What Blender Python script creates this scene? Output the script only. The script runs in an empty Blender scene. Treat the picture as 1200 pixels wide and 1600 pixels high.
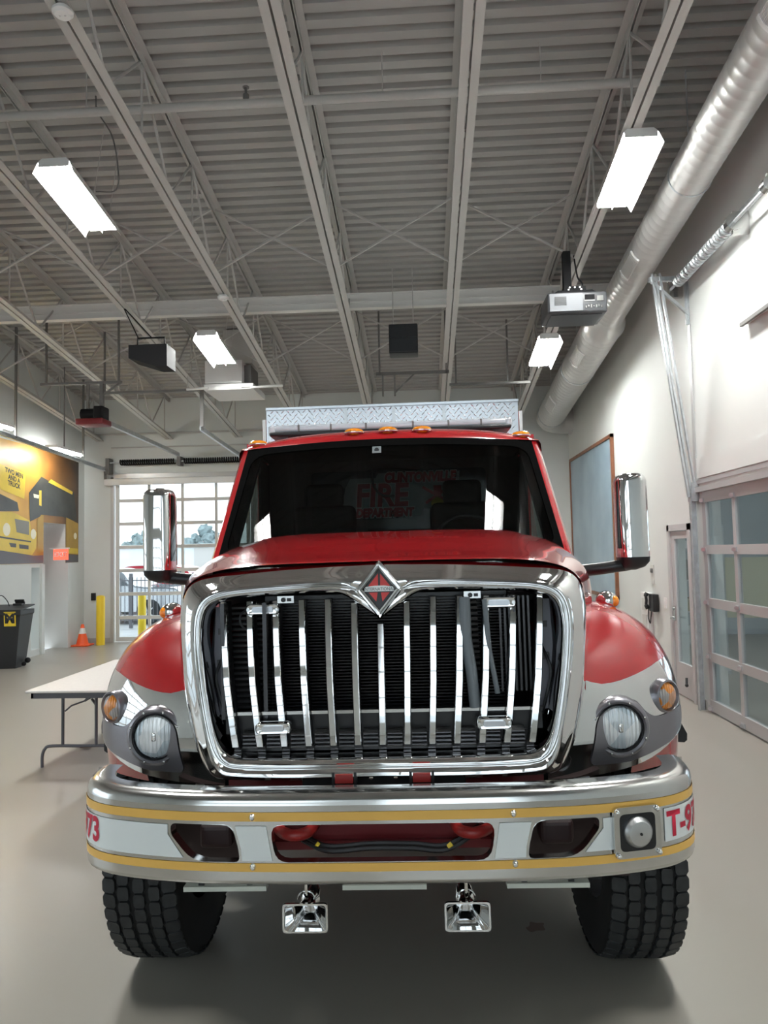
import bpy, bmesh, math, random
from math import sin, cos, pi, radians, sqrt
from mathutils import Vector, Matrix, Euler
random.seed(7)
SC = bpy.context.scene
COL = SC.collection

# ------------------------------------------------------------------ camera, sky, exposure
cam_d = bpy.data.cameras.new('camera'); cam = bpy.data.objects.new('camera', cam_d); COL.objects.link(cam)
cam_d.sensor_fit = 'VERTICAL'; cam_d.sensor_height = 36.0; cam_d.lens = 36.0*1130/1600
cam_d.clip_start = 0.05; cam_d.clip_end = 500
cam.matrix_world = Matrix.Translation((0, 0, 1.88)) @ (Matrix.Rotation(radians(3.14), 4, 'Z') @ Matrix.Rotation(radians(93.2), 4, 'X') @ Matrix.Rotation(radians(-1.15), 4, 'Z'))
SC.camera = cam
W = bpy.data.worlds.new('overcast_sky'); SC.world = W; W.use_nodes = True
W.node_tree.nodes['Background'].inputs[0].default_value = (0.90, 0.95, 1.0, 1)
SKY = 1.15
W.node_tree.nodes['Background'].inputs[1].default_value = SKY
LAMP = 62.0          # strength of the high bay lamps
VS = SC.view_settings
VS.view_transform = 'Standard'; VS.look = 'None'; VS.exposure = 1.45; VS.gamma = 1.0; VS.use_curve_mapping = False

# ------------------------------------------------------------------ materials
def mat(name, col, rough=0.5, metal=0.0, spec=0.5, coat=0.0, noise=0.0, nscale=8.0, bump=0.0, bscale=60.0, alpha=None):
    m = bpy.data.materials.new(name); m.use_nodes = True
    nt = m.node_tree; b = nt.nodes['Principled BSDF']
    b.inputs['Base Color'].default_value = (*col, 1); b.inputs['Roughness'].default_value = rough
    b.inputs['Metallic'].default_value = metal; b.inputs['Specular IOR Level'].default_value = spec
    b.inputs['Coat Weight'].default_value = coat; b.inputs['Coat Roughness'].default_value = 0.04
    if noise or bump:
        tc = nt.nodes.new('ShaderNodeTexCoord')
    if noise:
        n = nt.nodes.new('ShaderNodeTexNoise'); n.inputs['Scale'].default_value = nscale; n.inputs['Detail'].default_value = 5
        r = nt.nodes.new('ShaderNodeValToRGB')
        r.color_ramp.elements[0].position = 0.3; r.color_ramp.elements[1].position = 0.7
        r.color_ramp.elements[0].color = (*[c*(1-noise) for c in col], 1)
        r.color_ramp.elements[1].color = (*[min(1, c*(1+noise)) for c in col], 1)
        nt.links.new(tc.outputs['Object'], n.inputs['Vector']); nt.links.new(n.outputs['Fac'], r.inputs['Fac'])
        nt.links.new(r.outputs['Color'], b.inputs['Base Color'])
    if bump:
        n2 = nt.nodes.new('ShaderNodeTexNoise'); n2.inputs['Scale'].default_value = bscale
        bp = nt.nodes.new('ShaderNodeBump'); bp.inputs['Strength'].default_value = bump; bp.inputs['Distance'].default_value = 0.01
        nt.links.new(tc.outputs['Object'], n2.inputs['Vector']); nt.links.new(n2.outputs['Fac'], bp.inputs['Height'])
        nt.links.new(bp.outputs['Normal'], b.inputs['Normal'])
    return m

def glow(name, col, strength):
    m = bpy.data.materials.new(name); m.use_nodes = True
    nt = m.node_tree; nt.nodes.clear()
    e = nt.nodes.new('ShaderNodeEmission'); o = nt.nodes.new('ShaderNodeOutputMaterial')
    e.inputs[0].default_value = (*col, 1); e.inputs[1].default_value = strength
    nt.links.new(e.outputs[0], o.inputs[0]); return m

def glass(name, tint, refl=1.0, ior=1.5, rough=0.0):
    m = bpy.data.materials.new(name); m.use_nodes = True
    nt = m.node_tree; nt.nodes.clear()
    t = nt.nodes.new('ShaderNodeBsdfTransparent'); t.inputs[0].default_value = (*tint, 1)
    g = nt.nodes.new('ShaderNodeBsdfGlossy'); g.inputs['Roughness'].default_value = rough
    g.inputs[0].default_value = (refl, refl, refl, 1)
    lw = nt.nodes.new('ShaderNodeLayerWeight'); lw.inputs['Blend'].default_value = 0.5
    pw = nt.nodes.new('ShaderNodeMath'); pw.operation = 'POWER'; pw.inputs[1].default_value = 5.0
    f = nt.nodes.new('ShaderNodeMath'); f.operation = 'MULTIPLY_ADD'; r0 = ((ior-1)/(ior+1))**2
    f.inputs[1].default_value = 1-r0; f.inputs[2].default_value = r0
    nt.links.new(lw.outputs['Facing'], pw.inputs[0]); nt.links.new(pw.outputs[0], f.inputs[0])
    mx = nt.nodes.new('ShaderNodeMixShader'); o = nt.nodes.new('ShaderNodeOutputMaterial')
    nt.links.new(f.outputs[0], mx.inputs[0]); nt.links.new(t.outputs[0], mx.inputs[1]); nt.links.new(g.outputs[0], mx.inputs[2])
    nt.links.new(mx.outputs[0], o.inputs[0]); return m

M = {}
M['red'] = mat('red_paint', (0.42, 0.010, 0.014), 0.22, coat=1.0)
M['dark_red'] = mat('dark_red_frame_paint', (0.16, 0.010, 0.014), 0.4)
M['hook_red'] = mat('red_hook_paint', (0.30, 0.016, 0.014), 0.35)
M['chrome'] = mat('chrome', (0.80, 0.80, 0.80), 0.045, 1.0)
M['satin'] = mat('satin_steel', (0.66, 0.66, 0.65), 0.16, 1.0)
M['alu'] = mat('aluminium', (0.62, 0.63, 0.64), 0.38, 1.0)
M['plate'] = mat('bright_tread_plate', (0.60, 0.62, 0.65), 0.30, 1.0)
M['lozenge'] = mat('brightened_tread_lozenges', (0.97, 0.97, 0.98), 0.30, 1.0)  # same metal as the plate, paler to paint in the lozenges' highlights
M['galv'] = mat('galvanised_steel', (0.55, 0.58, 0.60), 0.38, 0.8, noise=0.12, nscale=14)
M['black'] = mat('black_plastic', (0.012, 0.012, 0.014), 0.35)
M['matte_black'] = mat('matte_black', (0.009, 0.009, 0.010), 0.75, spec=0.2)
M['fin'] = mat('radiator_black', (0.016, 0.017, 0.02), 0.3)
M['grey_plastic'] = mat('grey_plastic', (0.27, 0.26, 0.285), 0.3, metal=0.75)
M['cheek_grey'] = mat('pale_grey_plastic', (0.20, 0.20, 0.23), 0.5)
M['hose'] = mat('grey_hose', (0.16, 0.18, 0.20), 0.4)
M['rubber'] = mat('tyre_rubber', (0.021, 0.023, 0.025), 0.62, noise=0.2, nscale=30)
M['groove'] = mat('tyre_groove_rubber', (0.006, 0.006, 0.006), 0.8)
M['gold'] = mat('gold_stripe', (0.88, 0.52, 0.12), 0.35)
M['white_band'] = mat('white_reflective_film', (0.84, 0.88, 0.88), 0.35)
M['number_red'] = mat('red_lettering', (0.58, 0.008, 0.045), 0.4)
M['amber'] = mat('amber_lens', (0.95, 0.30, 0.01), 0.12, coat=1.0)
M['clear_lens'] = mat('clear_bar_lens', (0.58, 0.62, 0.68), 0.12, coat=1.0)
M['led_white'] = mat('white_led_lens', (0.62, 0.64, 0.68), 0.15, metal=0.5)
M['strip'] = mat('pale_strip_lens', (0.55, 0.58, 0.52), 0.4)
M['seat'] = mat('dark_seat_vinyl', (0.007, 0.0075, 0.008), 0.7)
M['dash'] = mat('dark_dash', (0.022, 0.023, 0.024), 0.6)
M['cab_grey'] = mat('grey_cab_lining', (0.05, 0.053, 0.053), 0.7)
M['wind'] = glass('tinted_windscreen_glass', (0.36, 0.39, 0.38), 1.0, 1.42)
M['side_glass'] = glass('side_window_glass', (0.34, 0.38, 0.37), 0.7, 1.4)
M['pane'] = glass('door_pane_glass', (0.88, 0.92, 0.93), 0.8, 1.4)
M['mirror'] = mat('mirror_glass', (0.9, 0.9, 0.9), 0.01, 1.0)
M['decal_red'] = mat('decal_red', (0.30, 0.012, 0.02), 0.5)
M['decal_edge'] = mat('decal_silver_outline', (0.46, 0.47, 0.47), 0.5)
M['decal_grey'] = mat('decal_grey', (0.22, 0.25, 0.26), 0.5)
M['decal_gold'] = mat('decal_gold', (0.42, 0.34, 0.06), 0.5)
# room
M['wall'] = mat('painted_wall', (0.66, 0.685, 0.665), 0.6, noise=0.02, nscale=1.5)
M['deck'] = mat('painted_roof_deck', (0.40, 0.385, 0.37), 0.55)
M['joist'] = mat('painted_steel', (0.50, 0.485, 0.465), 0.5)
M['joist_dark'] = mat('dark_grey_steel', (0.17, 0.165, 0.16), 0.55)  # plain darker grey for hangers and small fittings
M['pipe'] = mat('white_painted_pipe', (0.80, 0.785, 0.76), 0.45)
M['duct'] = mat('galvanised_duct', (0.60, 0.60, 0.59), 0.36, 0.3)
M['white'] = mat('white_enamel', (0.76, 0.76, 0.75), 0.4)
M['frame_alu'] = mat('anodised_frame', (0.50, 0.50, 0.50), 0.42, 0.4)
M['frame_white'] = mat('pale_door_frame', (0.60, 0.60, 0.58), 0.45)
M['door_grey'] = mat('grey_painted_door', (0.50, 0.50, 0.50), 0.45)
M['yellow'] = mat('yellow_bollard_paint', (0.80, 0.56, 0.02), 0.4)
M['orange'] = mat('orange_cone_plastic', (0.90, 0.11, 0.02), 0.45)
M['cone_white'] = mat('cone_white_band', (0.80, 0.80, 0.80), 0.4)
M['table_top'] = mat('pale_table_laminate', (0.62, 0.59, 0.56), 0.4, noise=0.04, nscale=40)
M['table_metal'] = mat('dark_grey_table_steel', (0.10, 0.10, 0.115), 0.4)
M['lectern'] = mat('charcoal_lectern', (0.018, 0.019, 0.022), 0.5)
M['logo_yellow'] = mat('logo_yellow', (0.80, 0.58, 0.03), 0.5)
M['wood'] = mat('reddish_wood_frame', (0.22, 0.085, 0.04), 0.4, noise=0.2, nscale=6)
M['panel_blue'] = mat('blue_grey_artboard', (0.32, 0.44, 0.53), 0.22, noise=0.14, nscale=1.1)
M['exit_red'] = glow('exit_red', (1.0, 0.10, 0.06), 0.9)
M['lamp'] = glow('high_bay_lamp', (0.985, 1.0, 0.97), LAMP)
M['strip_lamp'] = glow('fluorescent_lamp', (0.98, 1.0, 0.97), 40.0)
M['bay_fill'] = glow('added_bay_glow', (0.92, 0.98, 1.0), 9.0)  # glow added to brighten the neighbouring bay
M['bay_wall'] = mat('blue_grey_bay_wall', (0.34, 0.38, 0.40), 0.6, noise=0.1, nscale=0.8)
M['projector'] = mat('dark_projector_plastic', (0.055, 0.058, 0.064), 0.4)
M['projector_face'] = mat('grey_projector_face', (0.12, 0.13, 0.145), 0.4)
M['asphalt'] = mat('pale_asphalt', (0.42, 0.43, 0.44), 0.8, noise=0.08, nscale=3)
M['silver_car'] = mat('silver_car_paint', (0.42, 0.45, 0.48), 0.2, 0.4, coat=1.0)
M['red_car'] = mat('red_car_paint', (0.50, 0.03, 0.05), 0.2, coat=1.0)
M['car_glass'] = mat('dark_car_glass', (0.03, 0.04, 0.05), 0.06)
M['foliage'] = mat('hazy_tree_foliage', (0.20, 0.26, 0.27), 0.9, noise=0.4, nscale=2.0)  # distance haze mixed into the leaf colour
M['far_wall'] = mat('pale_warehouse_wall', (0.66, 0.70, 0.72), 0.7)
M['carton'] = mat('tan_carton', (0.42, 0.34, 0.20), 0.7)
M['bin_yellow'] = mat('pale_yellow_panel', (0.50, 0.48, 0.34), 0.6)
M['blue'] = mat('pane_reflection_blue', (0.20, 0.32, 0.38), 0.4)
M['leaf'] = mat('dry_leaf', (0.12, 0.06, 0.03), 0.7)
M['beige'] = mat('beige_box', (0.60, 0.60, 0.57), 0.5)

M['floor'] = mat('polished_concrete', (0.30, 0.28, 0.244), 0.28, spec=0.45, bump=0.012, bscale=1.5)

def lens_mat(name, stops, scale, direction='X', rough=0.12, metal=0.0):
    """ribbed lamp lens: banded colour that belongs to the lens, with ribs as bump"""
    m = mat(name, stops[0], rough, metal, coat=1.0)
    nt = m.node_tree; b = nt.nodes['Principled BSDF']; tc = nt.nodes.new('ShaderNodeTexCoord')
    w = nt.nodes.new('ShaderNodeTexWave'); w.bands_direction = direction; w.inputs['Scale'].default_value = scale
    w.inputs['Distortion'].default_value = 1.5
    v = nt.nodes.new('ShaderNodeTexVoronoi'); v.inputs['Scale'].default_value = scale*0.55
    r = nt.nodes.new('ShaderNodeValToRGB')
    r.color_ramp.elements[0].color = (*stops[0], 1); r.color_ramp.elements[1].color = (*stops[1], 1)
    r.color_ramp.elements[0].position = 0.35; r.color_ramp.elements[1].position = 0.65
    bp = nt.nodes.new('ShaderNodeBump'); bp.inputs['Strength'].default_value = 0.7; bp.inputs['Distance'].default_value = 0.006
    nt.links.new(tc.outputs['Object'], w.inputs['Vector']); nt.links.new(tc.outputs['Object'], v.inputs['Vector'])
    nt.links.new(v.outputs['Color'], r.inputs['Fac']); nt.links.new(r.outputs['Color'], b.inputs['Base Color'])
    nt.links.new(w.outputs['Fac'], bp.inputs['Height']); nt.links.new(bp.outputs['Normal'], b.inputs['Normal'])
    return m
M['signal_lens'] = lens_mat('amber_and_clear_ribbed_lens', ((0.80, 0.26, 0.03), (0.45, 0.40, 0.38)), 30, 'X')
M['head_lens'] = lens_mat('facetted_headlight_lens', ((0.62, 0.70, 0.76), (0.97, 0.99, 1.0)), 20, 'X', 0.14, 0.3)

def mural_mat():
    m = mat('printed_sunset_mural', (0.5, 0.3, 0.05), 0.4)
    nt = m.node_tree; b = nt.nodes['Principled BSDF']; tc = nt.nodes.new('ShaderNodeTexCoord')
    s = nt.nodes.new('ShaderNodeSeparateXYZ'); n = nt.nodes.new('ShaderNodeTexNoise'); n.inputs['Scale'].default_value = 1.2
    mr = nt.nodes.new('ShaderNodeMapRange'); mr.inputs['From Min'].default_value = 12.6; mr.inputs['From Max'].default_value = 15.8
    mz = nt.nodes.new('ShaderNodeMapRange'); mz.inputs['From Min'].default_value = 2.6; mz.inputs['From Max'].default_value = 4.2
    a = nt.nodes.new('ShaderNodeMath'); a.operation = 'MULTIPLY_ADD'; a.inputs[1].default_value = 0.75
    a2 = nt.nodes.new('ShaderNodeMath'); a2.operation = 'MULTIPLY_ADD'; a2.inputs[1].default_value = 0.22
    r = nt.nodes.new('ShaderNodeValToRGB'); cr = r.color_ramp
    cr.elements[0].position = 0.12; cr.elements[0].color = (0.78, 0.62, 0.28, 1)
    cr.elements[1].position = 1.05; cr.elements[1].color = (0.035, 0.025, 0.02, 1)
    e = cr.elements.new(0.42); e.color = (0.62, 0.33, 0.05, 1)
    e = cr.elements.new(0.72); e.color = (0.22, 0.09, 0.02, 1)
    nt.links.new(tc.outputs['Object'], s.inputs[0]); nt.links.new(tc.outputs['Object'], n.inputs['Vector'])
    nt.links.new(s.outputs['Y'], mr.inputs['Value']); nt.links.new(s.outputs['Z'], mz.inputs['Value'])
    nt.links.new(mr.outputs['Result'], a.inputs[0]); nt.links.new(mz.outputs['Result'], a2.inputs[0])
    nt.links.new(n.outputs['Fac'], a2.inputs[2])
    sc = nt.nodes.new('ShaderNodeMath'); sc.operation = 'MULTIPLY'; sc.inputs[1].default_value = 0.45
    nt.links.new(a2.outputs[0], sc.inputs[0]); nt.links.new(sc.outputs[0], a.inputs[2])
    nt.links.new(a.outputs[0], r.inputs['Fac']); nt.links.new(r.outputs['Color'], b.inputs['Base Color'])
    return m
M['mural'] = mural_mat()
M['print_yellow'] = mat('printed_yellow', (0.72, 0.52, 0.05), 0.4, noise=0.12, nscale=2)
M['print_gold'] = mat('printed_gold', (0.45, 0.27, 0.04), 0.4, noise=0.2, nscale=2)
M['print_dark'] = mat('printed_charcoal', (0.045, 0.045, 0.04), 0.4, noise=0.3, nscale=3)
M['print_grey'] = mat('printed_grey', (0.20, 0.19, 0.15), 0.4)
M['print_road'] = mat('printed_road', (0.10, 0.10, 0.11), 0.4)
M['print_white'] = mat('printed_white', (0.85, 0.80, 0.60), 0.4)

# ------------------------------------------------------------------ mesh helpers
class MB:
    def __init__(s): s.bm = bmesh.new()
    def box(s, c, d, rot=None):
        m = Matrix.Translation(c) @ (rot.to_matrix().to_4x4() if rot else Matrix.Identity(4)) @ Matrix.Diagonal((d[0], d[1], d[2], 1))
        bmesh.ops.create_cube(s.bm, size=1.0, matrix=m); return s
    def bb(s, x0, x1, y0, y1, z0, z1):
        return s.box(((x0+x1)/2, (y0+y1)/2, (z0+z1)/2), (abs(x1-x0), abs(y1-y0), abs(z1-z0)))
    def rbox(s, c, d, bev, seg=3, rot=None):
        g = bmesh.new(); bmesh.ops.create_cube(g, size=1.0, matrix=Matrix.Diagonal((d[0], d[1], d[2], 1)))
        bmesh.ops.bevel(g, geom=g.edges[:], offset=bev, segments=seg, affect='EDGES', profile=0.5)
        m = Matrix.Translation(c) @ (rot.to_matrix().to_4x4() if rot else Matrix.Identity(4))
        g.transform(m); return s.add(g)
    def add(s, g):
        me = bpy.data.meshes.new('t'); g.to_mesh(me); g.free(); s.bm.from_mesh(me); bpy.data.meshes.remove(me); return s
    def bar(s, p, q, w, h):
        """rectangular bar from p to q; w sideways, h upward-ish"""
        p = Vector(p); q = Vector(q); d = q-p; L = d.length
        rot = d.to_track_quat('Y', 'Z')
        m = Matrix.Translation((p+q)/2) @ rot.to_matrix().to_4x4() @ Matrix.Diagonal((w, L, h, 1))
        bmesh.ops.create_cube(s.bm, size=1.0, matrix=m); return s
    def cyl(s, p, q, r, seg=16, r2=None, caps=True):
        p = Vector(p); q = Vector(q); d = q-p
        m = Matrix.Translation((p+q)/2) @ d.to_track_quat('Z', 'Y').to_matrix().to_4x4()
        bmesh.ops.create_cone(s.bm, cap_ends=caps, segments=seg, radius1=r, radius2=r if r2 is None else r2, depth=d.length, matrix=m); return s
    def sph(s, c, r, seg=16, scale=(1, 1, 1)):
        m = Matrix.Translation(c) @ Matrix.Diagonal((r*scale[0], r*scale[1], r*scale[2], 1))
        bmesh.ops.create_uvsphere(s.bm, u_segments=seg, v_segments=max(6, seg//2), radius=1, matrix=m); return s
    def tube(s, pts, r, seg=10, closed=False):
        pts = [Vector(p) for p in pts]; n = len(pts); rings = []
        up = None
        for i, p in enumerate(pts):
            if closed: d = (pts[(i+1) % n]-pts[i-1]).normalized()
            else: d = (pts[min(i+1, n-1)]-pts[max(i-1, 0)]).normalized()
            if up is None:
                up = Vector((0, 0, 1)) if abs(d.z) < 0.9 else Vector((1, 0, 0))
            a = d.cross(up).normalized(); b = a.cross(d).normalized(); up = b
            rr = r[i] if isinstance(r, (list, tuple)) else r
            rings.append([s.bm.verts.new(p+a*rr*cos(2*pi*k/seg)+b*rr*sin(2*pi*k/seg)) for k in range(seg)])
        for i in range(n if closed else n-1):
            A = rings[i]; B = rings[(i+1) % n]
            for k in range(seg): s.bm.faces.new((A[k], A[(k+1) % seg], B[(k+1) % seg], B[k]))
        if not closed:
            s.bm.faces.new(rings[0][::-1]); s.bm.faces.new(rings[-1])
        return s
    def lathe(s, prof, c=(0, 0, 0), axis='Z', seg=32):
        """prof = [(r, t)], revolved about axis through c"""
        def P(r, t, a):
            u, v = r*cos(a), r*sin(a)
            q = {'Z': (u, v, t), 'Y': (u, t, v), 'X': (t, u, v)}[axis]
            return (q[0]+c[0], q[1]+c[1], q[2]+c[2])
        rings = []
        for r, t in prof:
            if r < 1e-6: rings.append([s.bm.verts.new(P(0, t, 0))])
            else: rings.append([s.bm.verts.new(P(r, t, 2*pi*k/seg)) for k in range(seg)])
        for A, B in zip(rings, rings[1:]):
            for k in range(seg):
                k2 = (k+1) % seg
                if len(A) == 1 and len(B) == 1: continue
                if len(A) == 1: s.bm.faces.new((A[0], B[k2], B[k]))
                elif len(B) == 1: s.bm.faces.new((A[k], A[k2], B[0]))
                else: s.bm.faces.new((A[k], A[k2], B[k2], B[k]))
        return s
    def grid(s, rows, closed=False):
        """loft rows of points"""
        R = [[s.bm.verts.new(p) for p in r] for r in rows]
        n = len(R[0])
        for A, B in zip(R, R[1:]):
            for k in range(n if closed else n-1):
                s.bm.faces.new((A[k], A[(k+1) % n], B[(k+1) % n], B[k]))
        s.last = R; return s
    def cap(s, ring): s.bm.faces.new(ring); return s
    def poly(s, pts): s.bm.faces.new([s.bm.verts.new(p) for p in pts]); return s
    def prism(s, pts, off):
        """polygon pts extruded by vector off"""
        off = Vector(off); A = [s.bm.verts.new(p) for p in pts]; B = [s.bm.verts.new(Vector(p)+off) for p in pts]
        n = len(A); s.bm.faces.new(A[::-1]); s.bm.faces.new(B)
        for k in range(n): s.bm.faces.new((A[k], A[(k+1) % n], B[(k+1) % n], B[k]))
        return s
    def map(s, f):
        for v in s.bm.verts: v.co = f(v.co)
        return s
    def mirror(s):
        for v in s.bm.verts: v.co.x = -v.co.x
        bmesh.ops.reverse_faces(s.bm, faces=s.bm.faces[:]); return s
    def solid(s, t):
        bmesh.ops.recalc_face_normals(s.bm, faces=s.bm.faces[:])
        bmesh.ops.solidify(s.bm, geom=s.bm.faces[:], thickness=t); return s
    def build(s, name, m, parent=None, smooth=35, loc=None, recalc=True):
        if recalc: bmesh.ops.recalc_face_normals(s.bm, faces=s.bm.faces[:])
        me = bpy.data.meshes.new(name); s.bm.to_mesh(me); s.bm.free()
        if m: me.materials.append(m if not isinstance(m, str) else M[m])
        if smooth:
            me.polygons.foreach_set('use_smooth', [True]*len(me.polygons))
            me.set_sharp_from_angle(angle=radians(smooth))
        o = bpy.data.objects.new(name, me); COL.objects.link(o)
        if parent: o.parent = parent
        if loc: o.location = loc
        return o

def sheet(outline, holes=(), cuts_u=(), cuts_v=()):
    """flat (u,v) sheet with holes -> MB with verts (u, 0, v), sliced so it can be bent"""
    cu = bpy.data.curves.new('t', 'CURVE'); cu.dimensions = '2D'; cu.fill_mode = 'BOTH'
    for loop in [outline]+list(holes):
        sp = cu.splines.new('POLY'); sp.points.add(len(loop)-1); sp.use_cyclic_u = True
        for p, q in zip(sp.points, loop): p.co = (q[0], q[1], 0, 1)
    o = bpy.data.objects.new('t', cu); COL.objects.link(o)
    dg = bpy.context.evaluated_depsgraph_get(); dg.update()
    me = o.evaluated_get(dg).to_mesh()
    b = MB(); b.bm.from_mesh(me); o.evaluated_get(dg).to_mesh_clear()
    bpy.data.objects.remove(o); bpy.data.curves.remove(cu)
    bmesh.ops.remove_doubles(b.bm, verts=b.bm.verts[:], dist=1e-5)
    for u in cuts_u:
        bmesh.ops.bisect_plane(b.bm, geom=b.bm.verts[:]+b.bm.edges[:]+b.bm.faces[:], plane_co=(u, 0, 0), plane_no=(1, 0, 0), dist=1e-5)
    for v in cuts_v:
        bmesh.ops.bisect_plane(b.bm, geom=b.bm.verts[:]+b.bm.edges[:]+b.bm.faces[:], plane_co=(0, v, 0), plane_no=(0, 1, 0), dist=1e-5)
    for v in b.bm.verts: v.co = (v.co.x, 0, v.co.y)
    return b

def text(body, size, bold=0.0, width=1.0, shear=0.0, depth=0.0, align='CENTER'):
    """letters as MB in the (u, v) = (x, z) plane, facing -y"""
    cu = bpy.data.curves.new('t', 'FONT'); cu.body = body; cu.size = size; cu.offset = bold; cu.shear = shear
    cu.align_x = align; cu.align_y = 'CENTER'; cu.extrude = depth; cu.resolution_u = 4
    o = bpy.data.objects.new('t', cu); COL.objects.link(o)
    dg = bpy.context.evaluated_depsgraph_get(); dg.update()
    me = o.evaluated_get(dg).to_mesh(); b = MB(); b.bm.from_mesh(me); o.evaluated_get(dg).to_mesh_clear()
    bpy.data.objects.remove(o); bpy.data.curves.remove(cu)
    for v in b.bm.verts: v.co = (v.co.x*width, -v.co.z, v.co.y)
    return b

def cr(P, n=6, closed=False):
    """Catmull-Rom through points"""
    P = [Vector(p) for p in P]
    Q = [P[-1]]+P+[P[0], P[1]] if closed else [2*P[0]-P[1]]+P+[2*P[-1]-P[-2]]
    o = []
    for i in range(1, len(Q)-2):
        a, b, c, d = Q[i-1:i+3]
        for k in range(n):
            t = k/n; o.append(0.5*((2*b)+(-a+c)*t+(2*a-5*b+4*c-d)*t*t+(-a+3*b-3*c+d)*t**3))
    if not closed: o.append(P[-1])
    return o

def lerp_tab(tab, x):
    if x <= tab[0][0]: return tab[0][1]
    for (a, b), (c, d) in zip(tab, tab[1:]):
        if x <= c: return b+(d-b)*(x-a)/(c-a)
    return tab[-1][1]

def smooth_tab(tab, n=24):
    c = cr([(a, b, 0) for a, b in tab], n); return [(p.x, p.y) for p in c]

def tag(o, label=None, cat=None, group=None, kind=None):
    if label: o['label'] = label
    if cat: o['category'] = cat
    if group: o['group'] = group
    if kind: o['kind'] = kind
    return o

def thing(name, label, cat, loc=(0, 0, 0), rot=(0, 0, 0), group=None):
    o = bpy.data.objects.new(name, None); COL.objects.link(o); o.location = loc; o.rotation_euler = rot
    o.empty_display_size = 0.1
    return tag(o, label, cat, group)

def dup(root, loc=None, label=None, rotz=None):
    r = root.copy(); COL.objects.link(r)
    if loc is not None: r.location = loc
    if rotz is not None: r.rotation_euler[2] = rotz
    if label: r['label'] = label
    for ch in list(root.children):
        c = ch.copy(); COL.objects.link(c); c.parent = r
        for g in list(ch.children):
            d = g.copy(); COL.objects.link(d); d.parent = c
    return r

def struct(name, mb, m, parent=None, smooth=0):
    o = mb.build(name, m, parent, smooth)
    if not parent: o['kind'] = 'structure'
    return o

def panel(axis, c0, c1, u0, u1, z0, z1, holes=()):
    """wall slab with rectangular holes (u0,u1,z0,z1)"""
    us = sorted({u0, u1, *[h[0] for h in holes], *[h[1] for h in holes]})
    zs = sorted({z0, z1, *[h[2] for h in holes], *[h[3] for h in holes]})
    b = MB()
    for a, bb_ in zip(us, us[1:]):
        run = None
        segs = []
        for z, zz in zip(zs, zs[1:]):
            um, zm = (a+bb_)/2, (z+zz)/2
            if any(h[0] < um < h[1] and h[2] < zm < h[3] for h in holes): continue
            if segs and abs(segs[-1][1]-z) < 1e-9: segs[-1][1] = zz
            else: segs.append([z, zz])
        for z, zz in segs:
            if axis == 'X': b.bb(c0, c1, a, bb_, z, zz)
            else: b.bb(a, bb_, c0, c1, z, zz)
    return b

# ------------------------------------------------------------------ the hall
K = 0.132
def zj(y): return 6.61-K*y            # underside of the joists
def zd(y): return 7.55-K*y           # underside of the roof deck
XL, XR, YB, YF = -7.65, 3.20, 15.9, -6.5

struct('floor', MB().bb(XL-0.3, 9.6, YF-0.2, YB+0.2, -0.1, 0.0), 'floor')
# ribbed steel roof deck
b = MB(); rows = []
y = YF-0.3; P = 0.172
while y < YB+0.3:
    for dy, dz in ((0.0, 0.0), (0.092, 0.0), (0.108, 0.05), (0.156, 0.05)):
        rows.append([(XL-0.2, y+dy, zd(y+dy)+dz), (XR+0.2, y+dy, zd(y+dy)+dz)])
    y += P
b.grid(rows); struct('ceiling', b, 'deck')
DOORR = (4.25, 8.48, 0.0, 2.50); PDOOR = (8.93, 9.66, 0.0, 2.12)
struct('wall_right', panel('X', XR, XR+0.2, YF-0.2, YB, 0, 8.6, [DOORR, PDOOR]), 'wall')
DOORB = (-6.96, -3.84, 0.0, 3.66)
struct('wall_back', panel('Y', YB, YB+0.2, XL, XR, 0, 5.7, [DOORB]), 'wall')
struct('wall_left', panel('X', XL-0.55, XL, YF-0.2, YB, 0, 8.6, [(14.15, 15.05, 0, 2.62), (13.72, 14.02, 0.12, 1.72), (0.0, 4.6, 0.0, 3.3)]), 'wall')
struct('wall_front', panel('Y', YF-0.2, YF, XL, XR, 0, 8.7, [(-5.6, -1.6, 0.0, 3.5), (-0.6, 2.6, 0.6, 6.6), (-5.6, -1.6, 4.0, 6.6)]), 'wall')
struct('baseboard_right', MB().bb(XR-0.015, XR, 9.72, YB, 0, 0.11).bb(XR-0.015, XR, 8.6, 8.86, 0, 0.11), mat('grey_base', (0.33, 0.32, 0.30), 0.5))
struct('baseboard_back', MB().bb(XL, -7.05, YB-0.015, YB, 0, 0.10).bb(-3.75, XR, YB-0.015, YB, 0, 0.10), 'frame_alu')

# ---- glazed overhead doors
def glazed_door(n, horiz, c, u0, u1, zs, ncol, m_frame, thick=0.05, stile=0.07, rail=0.075, hard=None):
    """sectional glazed door; horiz 'X' = lies along x at y=c, 'Y' = lies along y at x=c"""
    f = MB(); g = MB()
    def B(mb, a, b_, z0, z1, t0, t1):
        if horiz == 'X': mb.bb(a, b_, c+t0, c+t1, z0, z1)
        else: mb.bb(c+t0, c+t1, a, b_, z0, z1)
    for k, z in enumerate(zs):
        h = rail if 0 < k < len(zs)-1 else rail*1.25
        lo = z-h/2 if k else z
        B(f, u0, u1, lo, lo+h, -thick/2, thick/2)
    w = (u1-u0)/ncol
    for k in range(ncol+1):
        s = stile if 0 < k < ncol else stile*1.3
        x = u0+k*w
        x = min(max(x, u0+s/2), u1-s/2)
        B(f, x-s/2, x+s/2, zs[0], zs[-1], -thick/2+0.004, thick/2-0.004)
    B(g, u0+0.03, u1-0.03, zs[0]+0.03, zs[-1]-0.03, -0.004, 0.004)
    fo = struct('door_%d' % n, f, m_frame, smooth=0)
    g.build('glazing', 'pane', fo, smooth=0)
    return fo
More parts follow.
